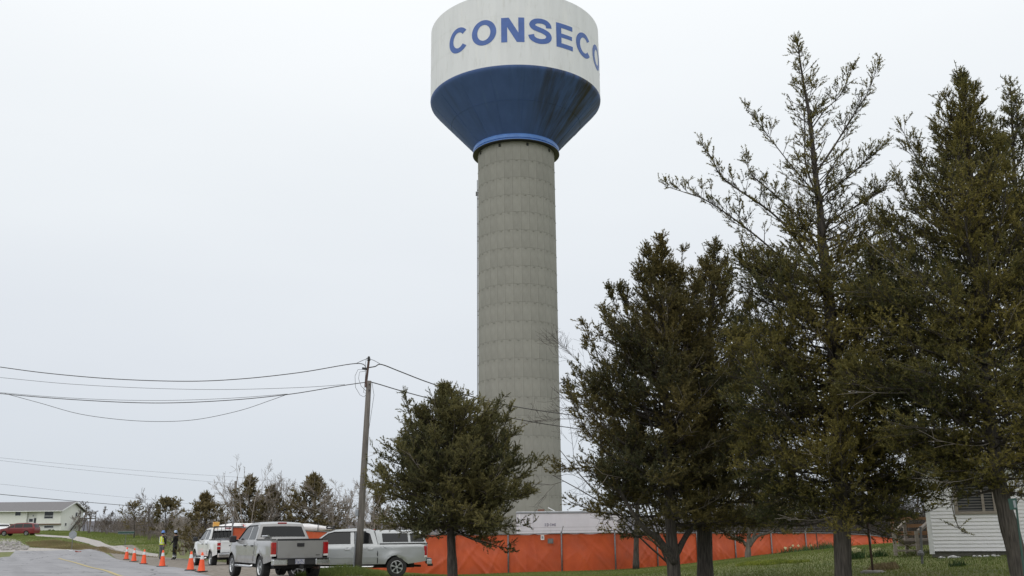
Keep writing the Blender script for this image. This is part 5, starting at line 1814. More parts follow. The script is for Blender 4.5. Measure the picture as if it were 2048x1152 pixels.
# rocks of the small riprap slope, left
rgk = np.random.default_rng(12)
rockmesh = []
for k in range(5):
    bm = bmesh.new()
    bmesh.ops.create_icosphere(bm, subdivisions=1, radius=1.0)
    for v in bm.verts:
        v.co *= rgk.uniform(0.75, 1.15)
        v.co.z *= 0.65
    me = bpy.data.meshes.new('rock')
    bm.to_mesh(me)
    bm.free()
    me.materials.append(M['rock'])
    rockmesh.append(me)
rocks = []
for k in range(240):
    px = rgk.uniform(-12, 56)
    py = rgk.uniform(1084.5, 1101) if px < 40 else rgk.uniform(1093, 1100)
    p = gpt(px, py)
    o = bpy.data.objects.new('rock', rockmesh[k % 5])
    COL.objects.link(o)
    s_ = rgk.uniform(0.10, 0.24)
    o.scale = (s_, s_, s_)
    o.rotation_euler = (0, 0, rgk.uniform(0, 6))
    o.location = (p[0], p[1], p[2] + s_ * 0.2)
    tag(o, 'grey angular rock in the stony slope at far left', 'rock', 'grey rocks on the stony slope')

# ------------------------------------------------------------------ garden things on the right lawn
BY = 25.5
p, q = at(1745, 1134, BY), at(1734, 1034, BY)
g = H(p[0], BY)
bf = thing('bird_feeder', 'dark leaning post with flat tray on a round grey foot, between the right trunks', 'bird feeder', (p[0], BY, g))
o0 = np.array([p[0], BY, g])
MB().tube([(0, 0, 0.0), q - o0], 0.030, 8).build('pole', M['rust_steel'], bf, smooth=True)
MB().box(tuple(q - o0 + (0.02, 0, 0.03)), (0.60, 0.4, 0.05), ry=R(-3)).build('tray', M['wood_dark'], bf, bevel=0.01)
MB().box(tuple(q - o0 + (0.02, 0, 0.10)), (0.30, 0.25, 0.12), ry=R(-3)).build('seed_box', M['wood_dark'], bf, bevel=0.01)
MB().lathe([(0, 0.06), (0.22, 0.06), (0.30, 0.03), (0.31, -0.03)], 20).build('foot', M['foundation'], bf, smooth=True)
MY = 27.3
p, q = at(1843.5, 1121, MY), at(1841, 1055, MY)
g = H(p[0], MY)
mp_ = thing('metal_post', 'thin grey metal post standing in front of the porch steps', 'post', (p[0], MY, g))
MB().tube([(0, 0, -0.1), q - np.array([p[0], MY, g])], 0.034, 8).lathe([(0.05, 0), (0.05, 0.02), (0, 0.03)], 8, tuple(q - np.array([p[0], MY, g]))).build('pipe', M['galv'], mp_)
MB().lathe([(0.034, 0.0), (0.08, 0.02), (0.09, 0.08), (0.06, 0.14), (0.034, 0.16)], 10, (0, 0, 0.2)).build('collar', M['galv'], mp_)
SG = 18.5
p, q = at(2047, 1140, SG), at(2031, 1000, SG)
g = H(p[0], SG)
sg_ = thing('number_sign', 'small green address plate on a thin green post before the right trunk', 'sign', (p[0], SG, g))
o0 = np.array([p[0], SG, g])
dv = q - o0
MB().tube([dv * (-0.05), dv * 1.02], 0.018, 6).build('post', M['sign_green'], sg_)
MB().box(tuple(at(2025.5, 1008, SG - 0.04) - o0), (0.145, 0.008, 0.20), ry=R(-4)).build('plate', M['sign_green'], sg_, bevel=0.002)
MB().box(tuple(at(2029.3, 1008, SG - 0.047) - o0), (0.045, 0.004, 0.13), ry=R(-4)).build('worn_panel', M['sign_back'], sg_)
SK = 40.0
p, q = at(1637, 1103, SK), at(1632, 1063, SK)
tag(MB().tube([p + (0, 0, -0.2), q], 0.022, 6).build('garden_stake', M['rust_steel']), 'thin dark stake leaning in the lawn before the orange fence', 'stake')
# white stones along the house foot
cs, sn_ = math.cos(yaw), math.sin(yaw)
for k in range(11):
    s_ = 0.25 + k * 0.125 + rgk.uniform(-0.04, 0.04) + (0.25 if k > 4 else 0)
    d_ = -0.35
    x, y = c0[0] + s_ * cs - d_ * sn_, RY + s_ * sn_ + d_ * cs
    o = bpy.data.objects.new('stone', rockmesh[k % 5].copy())
    o.data.materials.clear()
    o.data.materials.append(M['rock_white'])
    COL.objects.link(o)
    sc = rgk.uniform(0.045, 0.085)
    o.scale = (sc * 1.4, sc, sc)
    o.rotation_euler = (0, 0, rgk.uniform(0, 3))
    o.location = (x, y, H(x, y) + sc * 0.35)
    tag(o, 'white stone in the row edging the foot of the white house', 'stone', 'white edging stones')


def clump(name, label, cat, px, py, Y, n, spread, hgt, flowers, seed, grp=None):
    p = at(px, py, Y)
    g_ = H(p[0], Y)
    t = thing(name, label, cat, (p[0], Y, g_), 0, grp)
    rg_ = np.random.default_rng(seed)
    Pn = np.stack([rg_.normal(0, spread, n), rg_.normal(0, spread * 0.5, n), np.zeros(n)], -1)
    Pn[:, 2] = hz(Pn[:, 0] + p[0], Pn[:, 1] + Y) - g_
    blades('leaves', Pn, hgt, 0.025, M['plant_green'], None, seed + 1, t, 0.7)
    for k in range(flowers):
        x, y = rg_.normal(0, spread * 0.7), rg_.normal(0, spread * 0.4)
        z = H(p[0] + x, Y + y) - g_
        hh_ = hgt * rg_.uniform(0.8, 1.25)
        b = MB()
        for j in range(6):
            a = j * PI / 3
            b.add([(x, y - 0.02, z + hh_), (x + 0.05 * math.cos(a - 0.4), y - 0.03, z + hh_ + 0.05 * math.sin(a - 0.4)), (x + 0.055 * math.cos(a + 0.4), y - 0.03, z + hh_ + 0.055 * math.sin(a + 0.4))], [(0, 1, 2)])
        b.lathe([(0.018, 0), (0.024, 0.05)], 6, (x, y - 0.05, z + hh_), 'Y')
        b.build('flower', M['flower_pale'], t)
    return t


clump('daffodil_clump', 'small daffodil clump before the fence, left of the tall trunk', 'flowers', 1578, 1112, 43, 160, 0.25, 0.25, 4, 31)
clump('daffodil_clump', 'daffodil clump with one pale bloom, just right of the small one', 'flowers', 1602, 1111, 43, 140, 0.25, 0.22, 2, 33)
clump('green_plant', 'dark green leafy clump beyond the flowers, left of the tall trunk', 'plant', 1645, 1106, 42, 500, 0.5, 0.3, 0, 35)
clump('daffodil_clump', 'fullest daffodil clump, just right of the tall trunk', 'flowers', 1711, 1110, 31, 260, 0.18, 0.26, 9, 37)
clump('daffodil_clump', 'sparse daffodil pair between the bird feeder and the porch steps', 'flowers', 1757, 1107, 31, 140, 0.16, 0.22, 3, 39)
clump('green_plant', 'small dark plant on the lawn before the white house wall', 'plant', 1917, 1134, 25.5, 120, 0.13, 0.16, 0, 41)
yp = [gpt(*q_) for q_ in ((1470, 1133), (1496, 1127), (1530, 1124.5), (1560, 1122.5), (1585, 1124), (1625, 1123), (1590, 1127), (1560, 1127.5), (1540, 1131), (1500, 1131))]
blades('yellow_flowers', scatter(3200, yp, 44), 0.09, 0.03, M['flower_yellow'], 'patch of low yellow green flowers on the lawn', 45)
pp = np.concatenate([scatter(1500, [gpt(1735, 1146), gpt(1800, 1138), gpt(1790, 1131), gpt(1745, 1136)], 51)])
blades('dry_leaves', pp, 0.12, 0.04, M['dry_blade'], 'dry brown stalks in a small flower bed by the bird feeder', 52)
mn = scatter(7000, [(-7.9, 36.2), (-7.9, 38.4), (-5.1, 38.4), (-4.6, 36.2), (-6.3, 35.2)], 61)
blades('grass_tuft', mn, 0.22, 0.03, M['grass_blade'], 'longer grass tufted round the foot of the near utility pole', 62)

# ------------------------------------------------------------------ trees
def unit(v):
    return v / (np.linalg.norm(v, axis=-1, keepdims=True) + 1e-9)


def bez(P0, P1, P2, t):
    t = t[..., None]
    return P0 * (1 - t) ** 2 + 2 * P1 * t * (1 - t) + P2 * t * t


def bezd(P0, P1, P2, t):
    t = t[..., None]
    return unit(2 * (P1 - P0) * (1 - t) + 2 * (P2 - P1) * t)


class Wood:
    """collects tapered twigs (quadratic curves) and turns them into one mesh"""
    def __init__(s):
        s.V, s.F, s.n = [], [], 0

    def add(s, P0, P1, P2, r0, r1, seg=3, sides=3):
        N = len(P0)
        if N == 0:
            return
        T = np.linspace(0, 1, seg + 1)
        V = np.empty((N, seg + 1, sides, 3))
        ref = np.tile(np.array([0.31, 0.17, 0.93]), (N, 1))
        for i, t in enumerate(T):
            tt = np.full(N, t)
            c = bez(P0, P1, P2, tt)
            d = bezd(P0, P1, P2, tt)
            a = unit(np.cross(d, ref))
            b = np.cross(d, a)
            r = r0 + (r1 - r0) * t
            for k in range(sides):
                q = 2 * PI * k / sides
                V[:, i, k] = c + (a * math.cos(q) + b * math.sin(q)) * np.reshape(r, (-1, 1))
        idx = s.n + np.arange(N * (seg + 1) * sides).reshape(N, seg + 1, sides)
        for i in range(seg):
            for k in range(sides):
                k2 = (k + 1) % sides
                s.F.append(np.stack([idx[:, i, k], idx[:, i, k2], idx[:, i + 1, k2], idx[:, i + 1, k]], -1).reshape(-1, 4))
        s.V.append(V.reshape(-1, 3))
        s.n += N * (seg + 1) * sides

    def build(s, name, m, par):
        return np_mesh(name, np.concatenate(s.V), np.concatenate(s.F), m, par, smooth=True)


def path_at(P, t):
    """points on a polyline at arc fraction t (array)"""
    P = np.asarray(P, float)
    L = np.concatenate([[0], np.cumsum(np.linalg.norm(np.diff(P, axis=0), axis=1))])
    L /= L[-1]
    return np.stack([np.interp(t, L, P[:, c]) for c in range(3)], -1)


def leaves_on(P0, d, ln, m, L, Wd, rg, out, tone, fwd=0.6, spread=1.15):
    """m leaf scales along each twig"""
    N = len(P0)
    if N == 0:
        return
    s_ = rg.uniform(0.1, 1.05, (N, m, 1))
    base = P0[:, None] + d[:, None] * (ln[:, None, None] * s_)
    ld = unit(d[:, None] * fwd + rg.normal(size=(N, m, 3)) * spread * 0.6 + np.array([0, 0, 0.15]))
    sd = unit(np.cross(ld, rg.normal(size=(N, m, 3))))
    l_ = L * rg.uniform(0.6, 1.3, (N, m, 1))
    w_ = Wd * rg.uniform(0.6, 1.3, (N, m, 1))
    V = np.stack([base - sd * w_ / 2 - ld * l_ * 0.1, base + sd * w_ / 2 - ld * l_ * 0.1, base + ld * l_], 2)
    out.append(V.reshape(-1, 3))
    tn = np.clip(tone[:, None] + rg.normal(0, 0.14, (N, m)), 0, 1)
    tone_out.append(np.repeat(tn.ravel(), 3))


tone_out = []


def cedar(name, label, cat, base, leaders, leaf_m, seed, leafL=0.075, leafW=0.03, leafN=9, dens=1.0, twig_len=(0.11, 0.27), group=None, bark='bark', wood='twig', sec_rate=8.0, twig_rate=12.0, twig_r=0.004, dead=0):
    """leaders: dicts with pts (world), r0, r1, t0, n, env [(frac, left, right)], elev (low, high), leafy 0..1 [(frac, v)]"""
    global tone_out
    rg = np.random.default_rng(seed)
    base = np.asarray(base, float)
    t_ = thing(name, label, cat, base, 0, group)
    tone_out = []
    out = []
    wood_ = Wood()
    for li, ld in enumerate(leaders):
        P = np.asarray(ld['pts'], float) - base
        sm = np.array(smoothpath(P, 5))
        nseg = len(sm)
        rad = [ld['r0'] + (ld['r1'] - ld['r0']) * (k / (nseg - 1)) ** 0.85 for k in range(nseg)]
        b = MB()
        if ld.get('flare'):
            rad[0] *= 1.5
            rad[1] *= 1.15
        for k in range(nseg):
            rad[k] *= 1 + 0.05 * math.sin(k * 1.7 + li)
        b.tube(sm, rad, 14 if ld['r0'] > 0.1 else 7)
        nm = 'trunk' if li == 0 else 'limb'
        b.build(nm, M[bark], t_, smooth=True)
        n = ld['n']
        if n == 0:
            continue
        t = ld['t0'] + (1 - ld['t0']) * np.sort(rg.uniform(0, 1, n) ** ld.get('pw', 0.9))
        P0 = path_at(sm, t)
        az = np.arange(n) * 2.39996 + rg.uniform(-0.5, 0.5, n)
        env = np.array(ld['env'])
        lL = np.interp(t, env[:, 0], env[:, 1])
        lR = np.interp(t, env[:, 0], env[:, 2])
        cx = np.cos(az)
        ln = np.where(cx < 0, lL, lR) * np.abs(cx) + 0.5 * (lL + lR) * (1 - np.abs(cx))
        ln *= rg.uniform(0.5, 1.12, n)
        f = (t - ld['t0']) / (1 - ld['t0'])
        el = ld['elev'][0] + (ld['elev'][1] - ld['elev'][0]) * f + rg.normal(0, 0.14, n)
        tipd = unit(sm[-1] - sm[0])[None]
        dirv = np.stack([np.cos(el) * np.cos(az), np.cos(el) * np.sin(az) , np.sin(el)], -1)
        if ld.get('side'):
            dirv = unit(dirv + tipd * ld['side'])
        lf = np.interp(t, [q[0] for q in ld['leafy']], [q[1] for q in ld['leafy']])
        P2 = P0 + dirv * ln[:, None]
        P1 = P0 + dirv * (ln * 0.5)[:, None] - np.array([0, 0, 1]) * (ln * rg.uniform(0.02, 0.14, n))[:, None] + rg.normal(0, 0.05, (n, 3)) * ln[:, None]
        wr = ld['r0'] + (ld['r1'] - ld['r0']) * t
        if li == 0 and dead:            # grey dead branches that stick out of the foliage
            c_ = np.where((P2[:, 1] < P0[:, 1] + 0.2) & (f < 0.75))[0]
            c_ = rg.choice(c_, min(dead, len(c_)), replace=False)
            dw = Wood()
            e_ = P0[c_] + (P2[c_] - P0[c_]) * rg.uniform(0.9, 1.2, (len(c_), 1)) + rg.normal(0, 0.12, (len(c_), 3))
            m_ = P1[c_] + rg.normal(0, 0.10, (len(c_), 3)) - np.array([0, 0.1, 0.12])
            dw.add(P0[c_], m_, e_, np.full(len(c_), 0.011), np.full(len(c_), 0.004), 6, 3)
            k3 = np.repeat(np.arange(len(c_)), 5)
            t3 = rg.uniform(0.4, 1, len(k3))
            a3 = bez(P0[c_][k3], m_[k3], e_[k3], t3)
            d3_ = unit(bezd(P0[c_][k3], m_[k3], e_[k3], t3) + rg.normal(size=(len(k3), 3)) * 0.5)
            l3_ = rg.uniform(0.2, 0.6, (len(k3), 1))
            dw.add(a3, a3 + d3_ * l3_ * 0.5 + (0, 0, 0.02), a3 + d3_ * l3_, np.full(len(k3), 0.006), np.full(len(k3), 0.003), 2, 3)
            tag(dw.build('dead_branches', M['twig_grey'], t_), kind='stuff')
        wood_.add(P0, P1, P2, np.minimum(wr * 0.5, 0.006 + 0.012 * ln), np.full(n, 0.004), 5, 4)
        # second order
        ns = np.maximum(2, (ln * sec_rate).astype(int))
        pid = np.repeat(np.arange(n), ns)
        ts = rg.uniform(0.14, 1.0, len(pid)) ** 0.8
        ks = rg.uniform(size=len(pid)) < np.clip(lf[pid] * 1.25 + 0.12, 0, 1)
        pid, ts = pid[ks], ts[ks]
        A = bez(P0[pid], P1[pid], P2[pid], ts)
        D = bezd(P0[pid], P1[pid], P2[pid], ts)
        sd = unit(np.cross(D, np.array([0, 0, 1.0])))
        sgn = np.where(rg.uniform(size=len(pid)) < 0.5, -1, 1)
        d2 = unit(D * rg.uniform(0.5, 1.0, len(pid))[:, None] + sd * (sgn * rg.uniform(0.2, 1.0, len(pid)))[:, None] + np.array([0, 0, 1]) * rg.uniform(-0.25, 0.75, len(pid))[:, None])
        l2 = (0.42 * ln[pid] * (1 - 0.65 * ts) + 0.14) * rg.uniform(0.5, 1.15, len(pid))
        B2 = A + d2 * l2[:, None]
        B1 = A + d2 * (l2 * 0.5)[:, None] - np.array([0, 0, 0.06]) * l2[:, None]
        wood_.add(A, B1, B2, np.full(len(pid), 0.007), np.full(len(pid), twig_r * 0.8), 2, 3)
        # twigs
        nt_ = np.maximum(2, (l2 * twig_rate).astype(int))
        p2_ = np.repeat(np.arange(len(pid)), nt_)
        tt = rg.uniform(0.12, 1.0, len(p2_))
        C = bez(A[p2_], B1[p2_], B2[p2_], tt)
        dd = bezd(A[p2_], B1[p2_], B2[p2_], tt)
        d3 = unit(dd * 0.8 + rg.normal(size=(len(p2_), 3)) * 0.5 + np.array([0, 0, 0.28]))
        l3 = rg.uniform(*twig_len, len(p2_))
        keep = rg.uniform(size=len(p2_)) < np.clip(dens * np.sqrt(lf[pid[p2_]]), 0, 1)
        kk = np.where(keep)[0]
        clump = (np.sin(C[kk, 0] * 2.3 + seed) + np.sin(C[kk, 1] * 2.1 + seed * 2) + np.sin(C[kk, 2] * 2.6 + seed * 3)) / 6 + 0.45
        prim_t = rg.uniform(-0.16, 0.16, n)[pid[p2_[kk]]]
        tone = np.clip(clump + prim_t + rg.normal(0, 0.12, len(kk)), 0, 1)
        kw = kk[::3]
        wood_.add(C[kw], C[kw] + d3[kw] * (l3[kw] * 0.5)[:, None], C[kw] + d3[kw] * l3[kw][:, None], np.full(len(kw), twig_r), np.full(len(kw), twig_r * 0.5), 1, 3)
        leaves_on(C[kk], d3[kk], l3[kk], leafN, leafL, leafW, rg, out, tone)
        # leaf tips along the ends of the main branches
        nt2 = 4
        q = np.repeat(np.arange(n), nt2)
        tq = rg.uniform(0.72, 1.0, len(q))
        kp = rg.uniform(size=len(q)) < np.clip(lf[q] * 1.6, 0, 1)
        q, tq = q[kp], tq[kp]
        leaves_on(bez(P0[q], P1[q], P2[q], tq), unit(bezd(P0[q], P1[q], P2[q], tq) + rg.normal(size=(len(q), 3)) * 0.25), rg.uniform(*twig_len, len(q)), leafN, leafL, leafW, rg, out, np.full(len(q), 0.6))
        # the leader's own tip
        k_ = 2
        tq = rg.uniform(0.9, 1.0, k_)
        leaves_on(path_at(sm, tq), unit(np.tile(sm[-1] - sm[-3], (k_, 1)) * 2 + rg.normal(size=(k_, 3)) * 0.15), rg.uniform(*twig_len, k_), leafN, leafL, leafW, rg, out, np.full(k_, 0.6))
    tag(wood_.build('branches', M[wood], t_), kind='stuff')
    V = np.concatenate(out)
    tone = np.concatenate(tone_out)
    tag(np_mesh('foliage', V, np.arange(len(V)).reshape(-1, 3), M[leaf_m], t_, tone=tone), kind='stuff')
    return t_


def PP(pts, Y):
    return [at(p[0], p[1], p[2] if len(p) > 2 else Y) for p in pts]


full = [(0, 1), (1, 1)]


def plumes(pts, k, env, seed, t0=0.3, t1=0.9, leaf=1.0, r=0.03, n=16, size=1.0):
    """upswept side leaders: each a smaller plume of its own, so the outline breaks up"""
    rg_ = np.random.default_rng(seed)
    sm = np.array(smoothpath(pts, 5))
    hgt = np.linalg.norm(sm[-1] - sm[0])
    e = np.array(env)
    out = []
    for i in range(k):
        t = t0 + (t1 - t0) * (i + rg_.uniform(0, 1)) / k
        az = i * 2.39996 + rg_.uniform(-0.4, 0.4)
        c = math.cos(az)
        reach = np.interp(t, e[:, 0], e[:, 1] if c < 0 else e[:, 2]) * rg_.uniform(0.62, 1.05)
        rise = reach * rg_.uniform(0.35, 0.7) + (0.25 + 1.0 * t) * rg_.uniform(0.5, 1.1)
        p0 = path_at(sm, np.array([max(0.05, t - 0.04)]))[0]
        d = np.array([c, math.sin(az), 0.0])
        q = [p0, p0 + d * reach * 0.5 + (0, 0, rise * 0.22), p0 + d * reach * 0.85 + (0, 0, rise * 0.6), p0 + d * reach + (0, 0, rise)]
        w = (0.30 + 0.16 * reach) * size
        out.append(dict(pts=q, r0=r, r1=0.005, t0=0.2, n=n, side=0.9, env=[(0, w, w), (0.5, w, w), (0.8, w * 0.5, w * 0.5), (1, 0.05, 0.05)],
                        elev=(0.2, 0.9), leafy=[(0, leaf), (0.85, leaf * 0.9), (1, leaf * 0.5)]))
    return out


# small rounded cedar left of the tower
Y = 30.0
cedar('cedar_tree', 'rounded green cedar on the lawn in front of the tower foot', 'tree', at(905, 1172, Y),
      [dict(pts=PP([(906, 1180), (904, 1120), (901, 1050), (898, 950), (896, 860), (890, 778)], Y), r0=0.19, r1=0.012, t0=0.27, n=270, pw=0.95, flare=True,
            env=[(0.23, 1.1, 1.4), (0.32, 2.3, 2.35), (0.45, 2.55, 2.65), (0.58, 2.2, 2.5), (0.70, 1.5, 1.85), (0.80, 0.95, 1.15), (0.9, 0.40, 0.5), (1, 0.08, 0.08)],
            elev=(0.0, 1.05), leafy=full),
       *plumes(PP([(906, 1180), (904, 1120), (901, 1050), (898, 950), (896, 860), (890, 778)], Y), 26, [(0.23, 1.1, 1.4), (0.32, 2.3, 2.35), (0.45, 2.55, 2.65), (0.58, 2.2, 2.5), (0.70, 1.5, 1.85), (0.80, 0.95, 1.15), (0.9, 0.40, 0.5), (1, 0.08, 0.08)], 11, t0=0.3, t1=0.74, size=0.62)],
      'leaf_green', 101, leafL=0.050, leafW=0.024, leafN=25, dead=10, dens=1.05)

# the dark cedar with the low fork
Y = 26.0
cedar('cedar_tree', 'dark brownish cedar with a low forked trunk, left of the tall sparse tree', 'tree', at(1350, 1190, Y),
      [dict(pts=PP([(1350, 1200), (1346, 1110), (1338, 1000), (1332, 800), (1326, 640), (1322, 480)], Y), r0=0.21, r1=0.012, t0=0.19, n=250, flare=True,
            env=[(0.18, 2.3, 2.1), (0.30, 3.0, 2.3), (0.45, 2.95, 2.3), (0.56, 2.5, 2.0), (0.66, 1.75, 1.6), (0.78, 1.1, 1.0), (0.88, 0.5, 0.5), (0.95, 0.22, 0.22), (1, 0.05, 0.05)],
            elev=(-0.1, 1.05), leafy=full),
       *plumes(PP([(1350, 1200), (1346, 1110), (1338, 1000), (1332, 800), (1326, 640), (1322, 480)], Y), 34, [(0.18, 2.3, 2.1), (0.30, 3.0, 2.3), (0.45, 2.95, 2.3), (0.56, 2.5, 2.0), (0.66, 1.75, 1.6), (0.78, 1.1, 1.0), (0.88, 0.5, 0.5), (0.95, 0.22, 0.22), (1, 0.05, 0.05)], 12, t0=0.25, t1=0.9),
       dict(pts=PP([(1349, 1125, 25.9), (1318, 1080, 25.6), (1290, 1058, 25.3), (1262, 1020, 25.0), (1230, 960, 24.8)], Y), r0=0.115, r1=0.03, t0=0.45, n=26,
            env=[(0.4, 0.7, 0.5), (1, 0.9, 0.7)], elev=(0.1, 0.8), leafy=full),
       dict(pts=PP([(1350, 1112, 26.0), (1372, 1072, 26.2), (1392, 1040, 26.4), (1402, 960, 26.6)], Y), r0=0.10, r1=0.03, t0=0.5, n=14,
            env=[(0.4, 0.5, 0.6), (1, 0.7, 0.7)], elev=(0.1, 0.8), leafy=full),
       dict(pts=PP([(1320, 900, 25.8), (1270, 760, 25.5), (1240, 680, 25.3), (1204, 622, 25.2)], Y), r0=0.035, r1=0.006, t0=0.3, n=26, side=0.8,
            env=[(0.3, 0.7, 0.7), (0.8, 0.3, 0.3), (1, 0.1, 0.1)], elev=(0.2, 0.9), leafy=[(0, 1), (0.85, 0.8), (1, 0.25)]),
       dict(pts=PP([(1325, 760, 26.0), (1280, 650, 25.9), (1236, 578, 25.8)], Y), r0=0.03, r1=0.006, t0=0.3, n=22, side=0.8,
            env=[(0.3, 0.6, 0.6), (0.8, 0.25, 0.25), (1, 0.1, 0.1)], elev=(0.2, 0.9), leafy=full),
       dict(pts=PP([(1332, 700, 26.1), (1350, 600, 26.2), (1366, 508, 26.2)], Y), r0=0.03, r1=0.006, t0=0.2, n=22, side=0.8,
            env=[(0.2, 0.5, 0.5), (0.8, 0.25, 0.25), (1, 0.1, 0.1)], elev=(0.2, 0.9), leafy=full)],
      'leaf_brown', 202, leafL=0.055, leafW=0.026, leafN=18, dead=34, dens=1.05)

# the straight dark cedar just right of it
Y = 27.5
cedar('cedar_tree', 'dark cedar with a thick straight trunk, close behind the forked cedar', 'tree', at(1411, 1190, Y),
      [dict(pts=PP([(1412, 1195), (1409, 1050), (1412, 800), (1422, 620), (1430, 478)], Y), r0=0.27, r1=0.015, t0=0.18, n=190, flare=True,
            env=[(0.18, 1.6, 1.9), (0.3, 2.0, 2.5), (0.5, 1.9, 2.3), (0.66, 1.3, 1.6), (0.8, 0.8, 0.85), (0.9, 0.42, 0.42), (0.96, 0.18, 0.18), (1, 0.05, 0.05)],
            elev=(-0.1, 1.05), leafy=full),
       *plumes(PP([(1412, 1195), (1409, 1050), (1412, 800), (1422, 620), (1430, 478)], Y), 30, [(0.18, 1.6, 1.9), (0.3, 2.0, 2.5), (0.5, 1.9, 2.3), (0.66, 1.3, 1.6), (0.8, 0.8, 0.85), (0.9, 0.42, 0.42), (0.96, 0.18, 0.18), (1, 0.05, 0.05)], 13, t0=0.25, t1=0.9)],
      'leaf_brown', 303, leafL=0.055, leafW=0.025, leafN=16, dens=1.0)

# the tallest, open-topped tree
Y = 22.5
LS = 0.85
def limb(pts, n, e0, e1, r0=0.035, lf=0.62, side=0.9, t0=0.12):
    return dict(pts=PP(pts, Y), r0=r0, r1=0.005, t0=t0, n=n, side=side, env=[(0, e0 * 1.6, e0 * 1.6), (0.6, e0 * 1.3, e0 * 1.3), (0.9, e0 * 0.55, e0 * 0.55), (1, e1, e1)], elev=(0.1, 0.9), leafy=[(0, lf), (0.55, lf * LS), (1, lf * LS * 0.8)])
cedar('cedar_tree', 'tallest cedar with a thin see-through top high above the others', 'tree', at(1687, 1200, Y),
      [dict(pts=PP([(1688, 1215), (1684, 1060), (1676, 850), (1660, 620), (1645, 494), (1641, 429), (1630, 342), (1619, 234), (1606, 160), (1594, 78)], Y), r0=0.215, r1=0.008, t0=0.145, n=330, pw=1.35, flare=True,
            env=[(0.14, 1.7, 1.6), (0.18, 2.0, 1.9), (0.30, 2.6, 2.4), (0.45, 2.7, 2.4), (0.55, 2.1, 1.9), (0.63, 1.25, 1.3), (0.75, 0.7, 0.9), (0.86, 0.55, 0.6), (0.94, 0.32, 0.36), (1, 0.08, 0.08)],
            elev=(-0.1, 0.95), leafy=[(0, 1), (0.48, 1), (0.60, 0.55), (0.68, 0.42), (1, 0.45)]),
       *plumes(PP([(1688, 1215), (1684, 1060), (1676, 850), (1660, 620), (1645, 494), (1641, 429), (1630, 342), (1619, 234), (1606, 160), (1594, 78)], Y), 44, [(0.14, 1.7, 1.6), (0.18, 2.0, 1.9), (0.30, 2.6, 2.4), (0.45, 2.7, 2.4), (0.55, 2.1, 1.9), (0.63, 1.25, 1.3), (0.75, 0.7, 0.9), (0.86, 0.55, 0.6), (0.94, 0.32, 0.36), (1, 0.08, 0.08)], 14, t0=0.18, t1=0.56, size=1.25),
       limb([(1655, 590), (1590, 540), (1510, 470), (1420, 405), (1370, 385), (1328, 372)], 46, 0.50, 0.10),
       limb([(1650, 560), (1560, 440), (1450, 360), (1425, 318), (1402, 286)], 40, 0.42, 0.10),
       limb([(1648, 520), (1600, 440), (1550, 390), (1500, 345), (1497, 312)], 34, 0.42, 0.10),
       limb([(1641, 430), (1640, 400), (1590, 340), (1535, 270), (1490, 209)], 34, 0.34, 0.08, 0.028, 0.5),
       limb([(1635, 395), (1612, 330), (1609, 260), (1606, 190)], 20, 0.35, 0.10, 0.03, 0.4),
       limb([(1643, 460), (1680, 430), (1735, 400), (1778, 364)], 30, 0.45, 0.12, 0.03, 0.55),
       limb([(1632, 345), (1670, 290), (1710, 225), (1738, 180), (1758, 122)], 34, 0.34, 0.08, 0.032, 0.5),
       limb([(1622, 260), (1650, 220), (1680, 190), (1708, 128)], 22, 0.28, 0.07, 0.02, 0.5),
       limb([(1637, 400), (1700, 350), (1745, 310), (1775, 285)], 28, 0.38, 0.1, 0.025, 0.5),
       limb([(1648, 540), (1700, 500), (1750, 470), (1795, 455)], 30, 0.5, 0.15, 0.03, 0.7),
       limb([(1665, 700), (1600, 620), (1530, 560), (1470, 520)], 50, 0.75, 0.25, 0.04, 0.9),
       limb([(1670, 780), (1590, 740), (1520, 700), (1460, 690)], 50, 0.8, 0.3, 0.04, 0.95),
       limb([(1682, 950), (1740, 960), (1790, 985), (1835, 1010)], 40, 0.55, 0.3, 0.03, 0.9),
       limb([(1682, 960), (1640, 965), (1590, 985), (1540, 1010)], 34, 0.5, 0.3, 0.03, 0.9),
       limb([(1678, 880), (1620, 870), (1550, 880), (1490, 920)], 44, 0.7, 0.35, 0.035, 0.95),
       limb([(1680, 900), (1730, 880), (1790, 890), (1840, 930)], 44, 0.65, 0.3, 0.035, 0.95),
       limb([(1675, 820), (1740, 780), (1800, 780), (1850, 800)], 44, 0.7, 0.3, 0.035, 0.95),
       limb([(1665, 720), (1720, 650), (1770, 610), (1800, 580)], 40, 0.7, 0.25, 0.04, 0.9)],
      'leaf_olive', 404, leafL=0.048, leafW=0.021, leafN=17, dead=14, dens=1.0, twig_len=(0.10, 0.25))

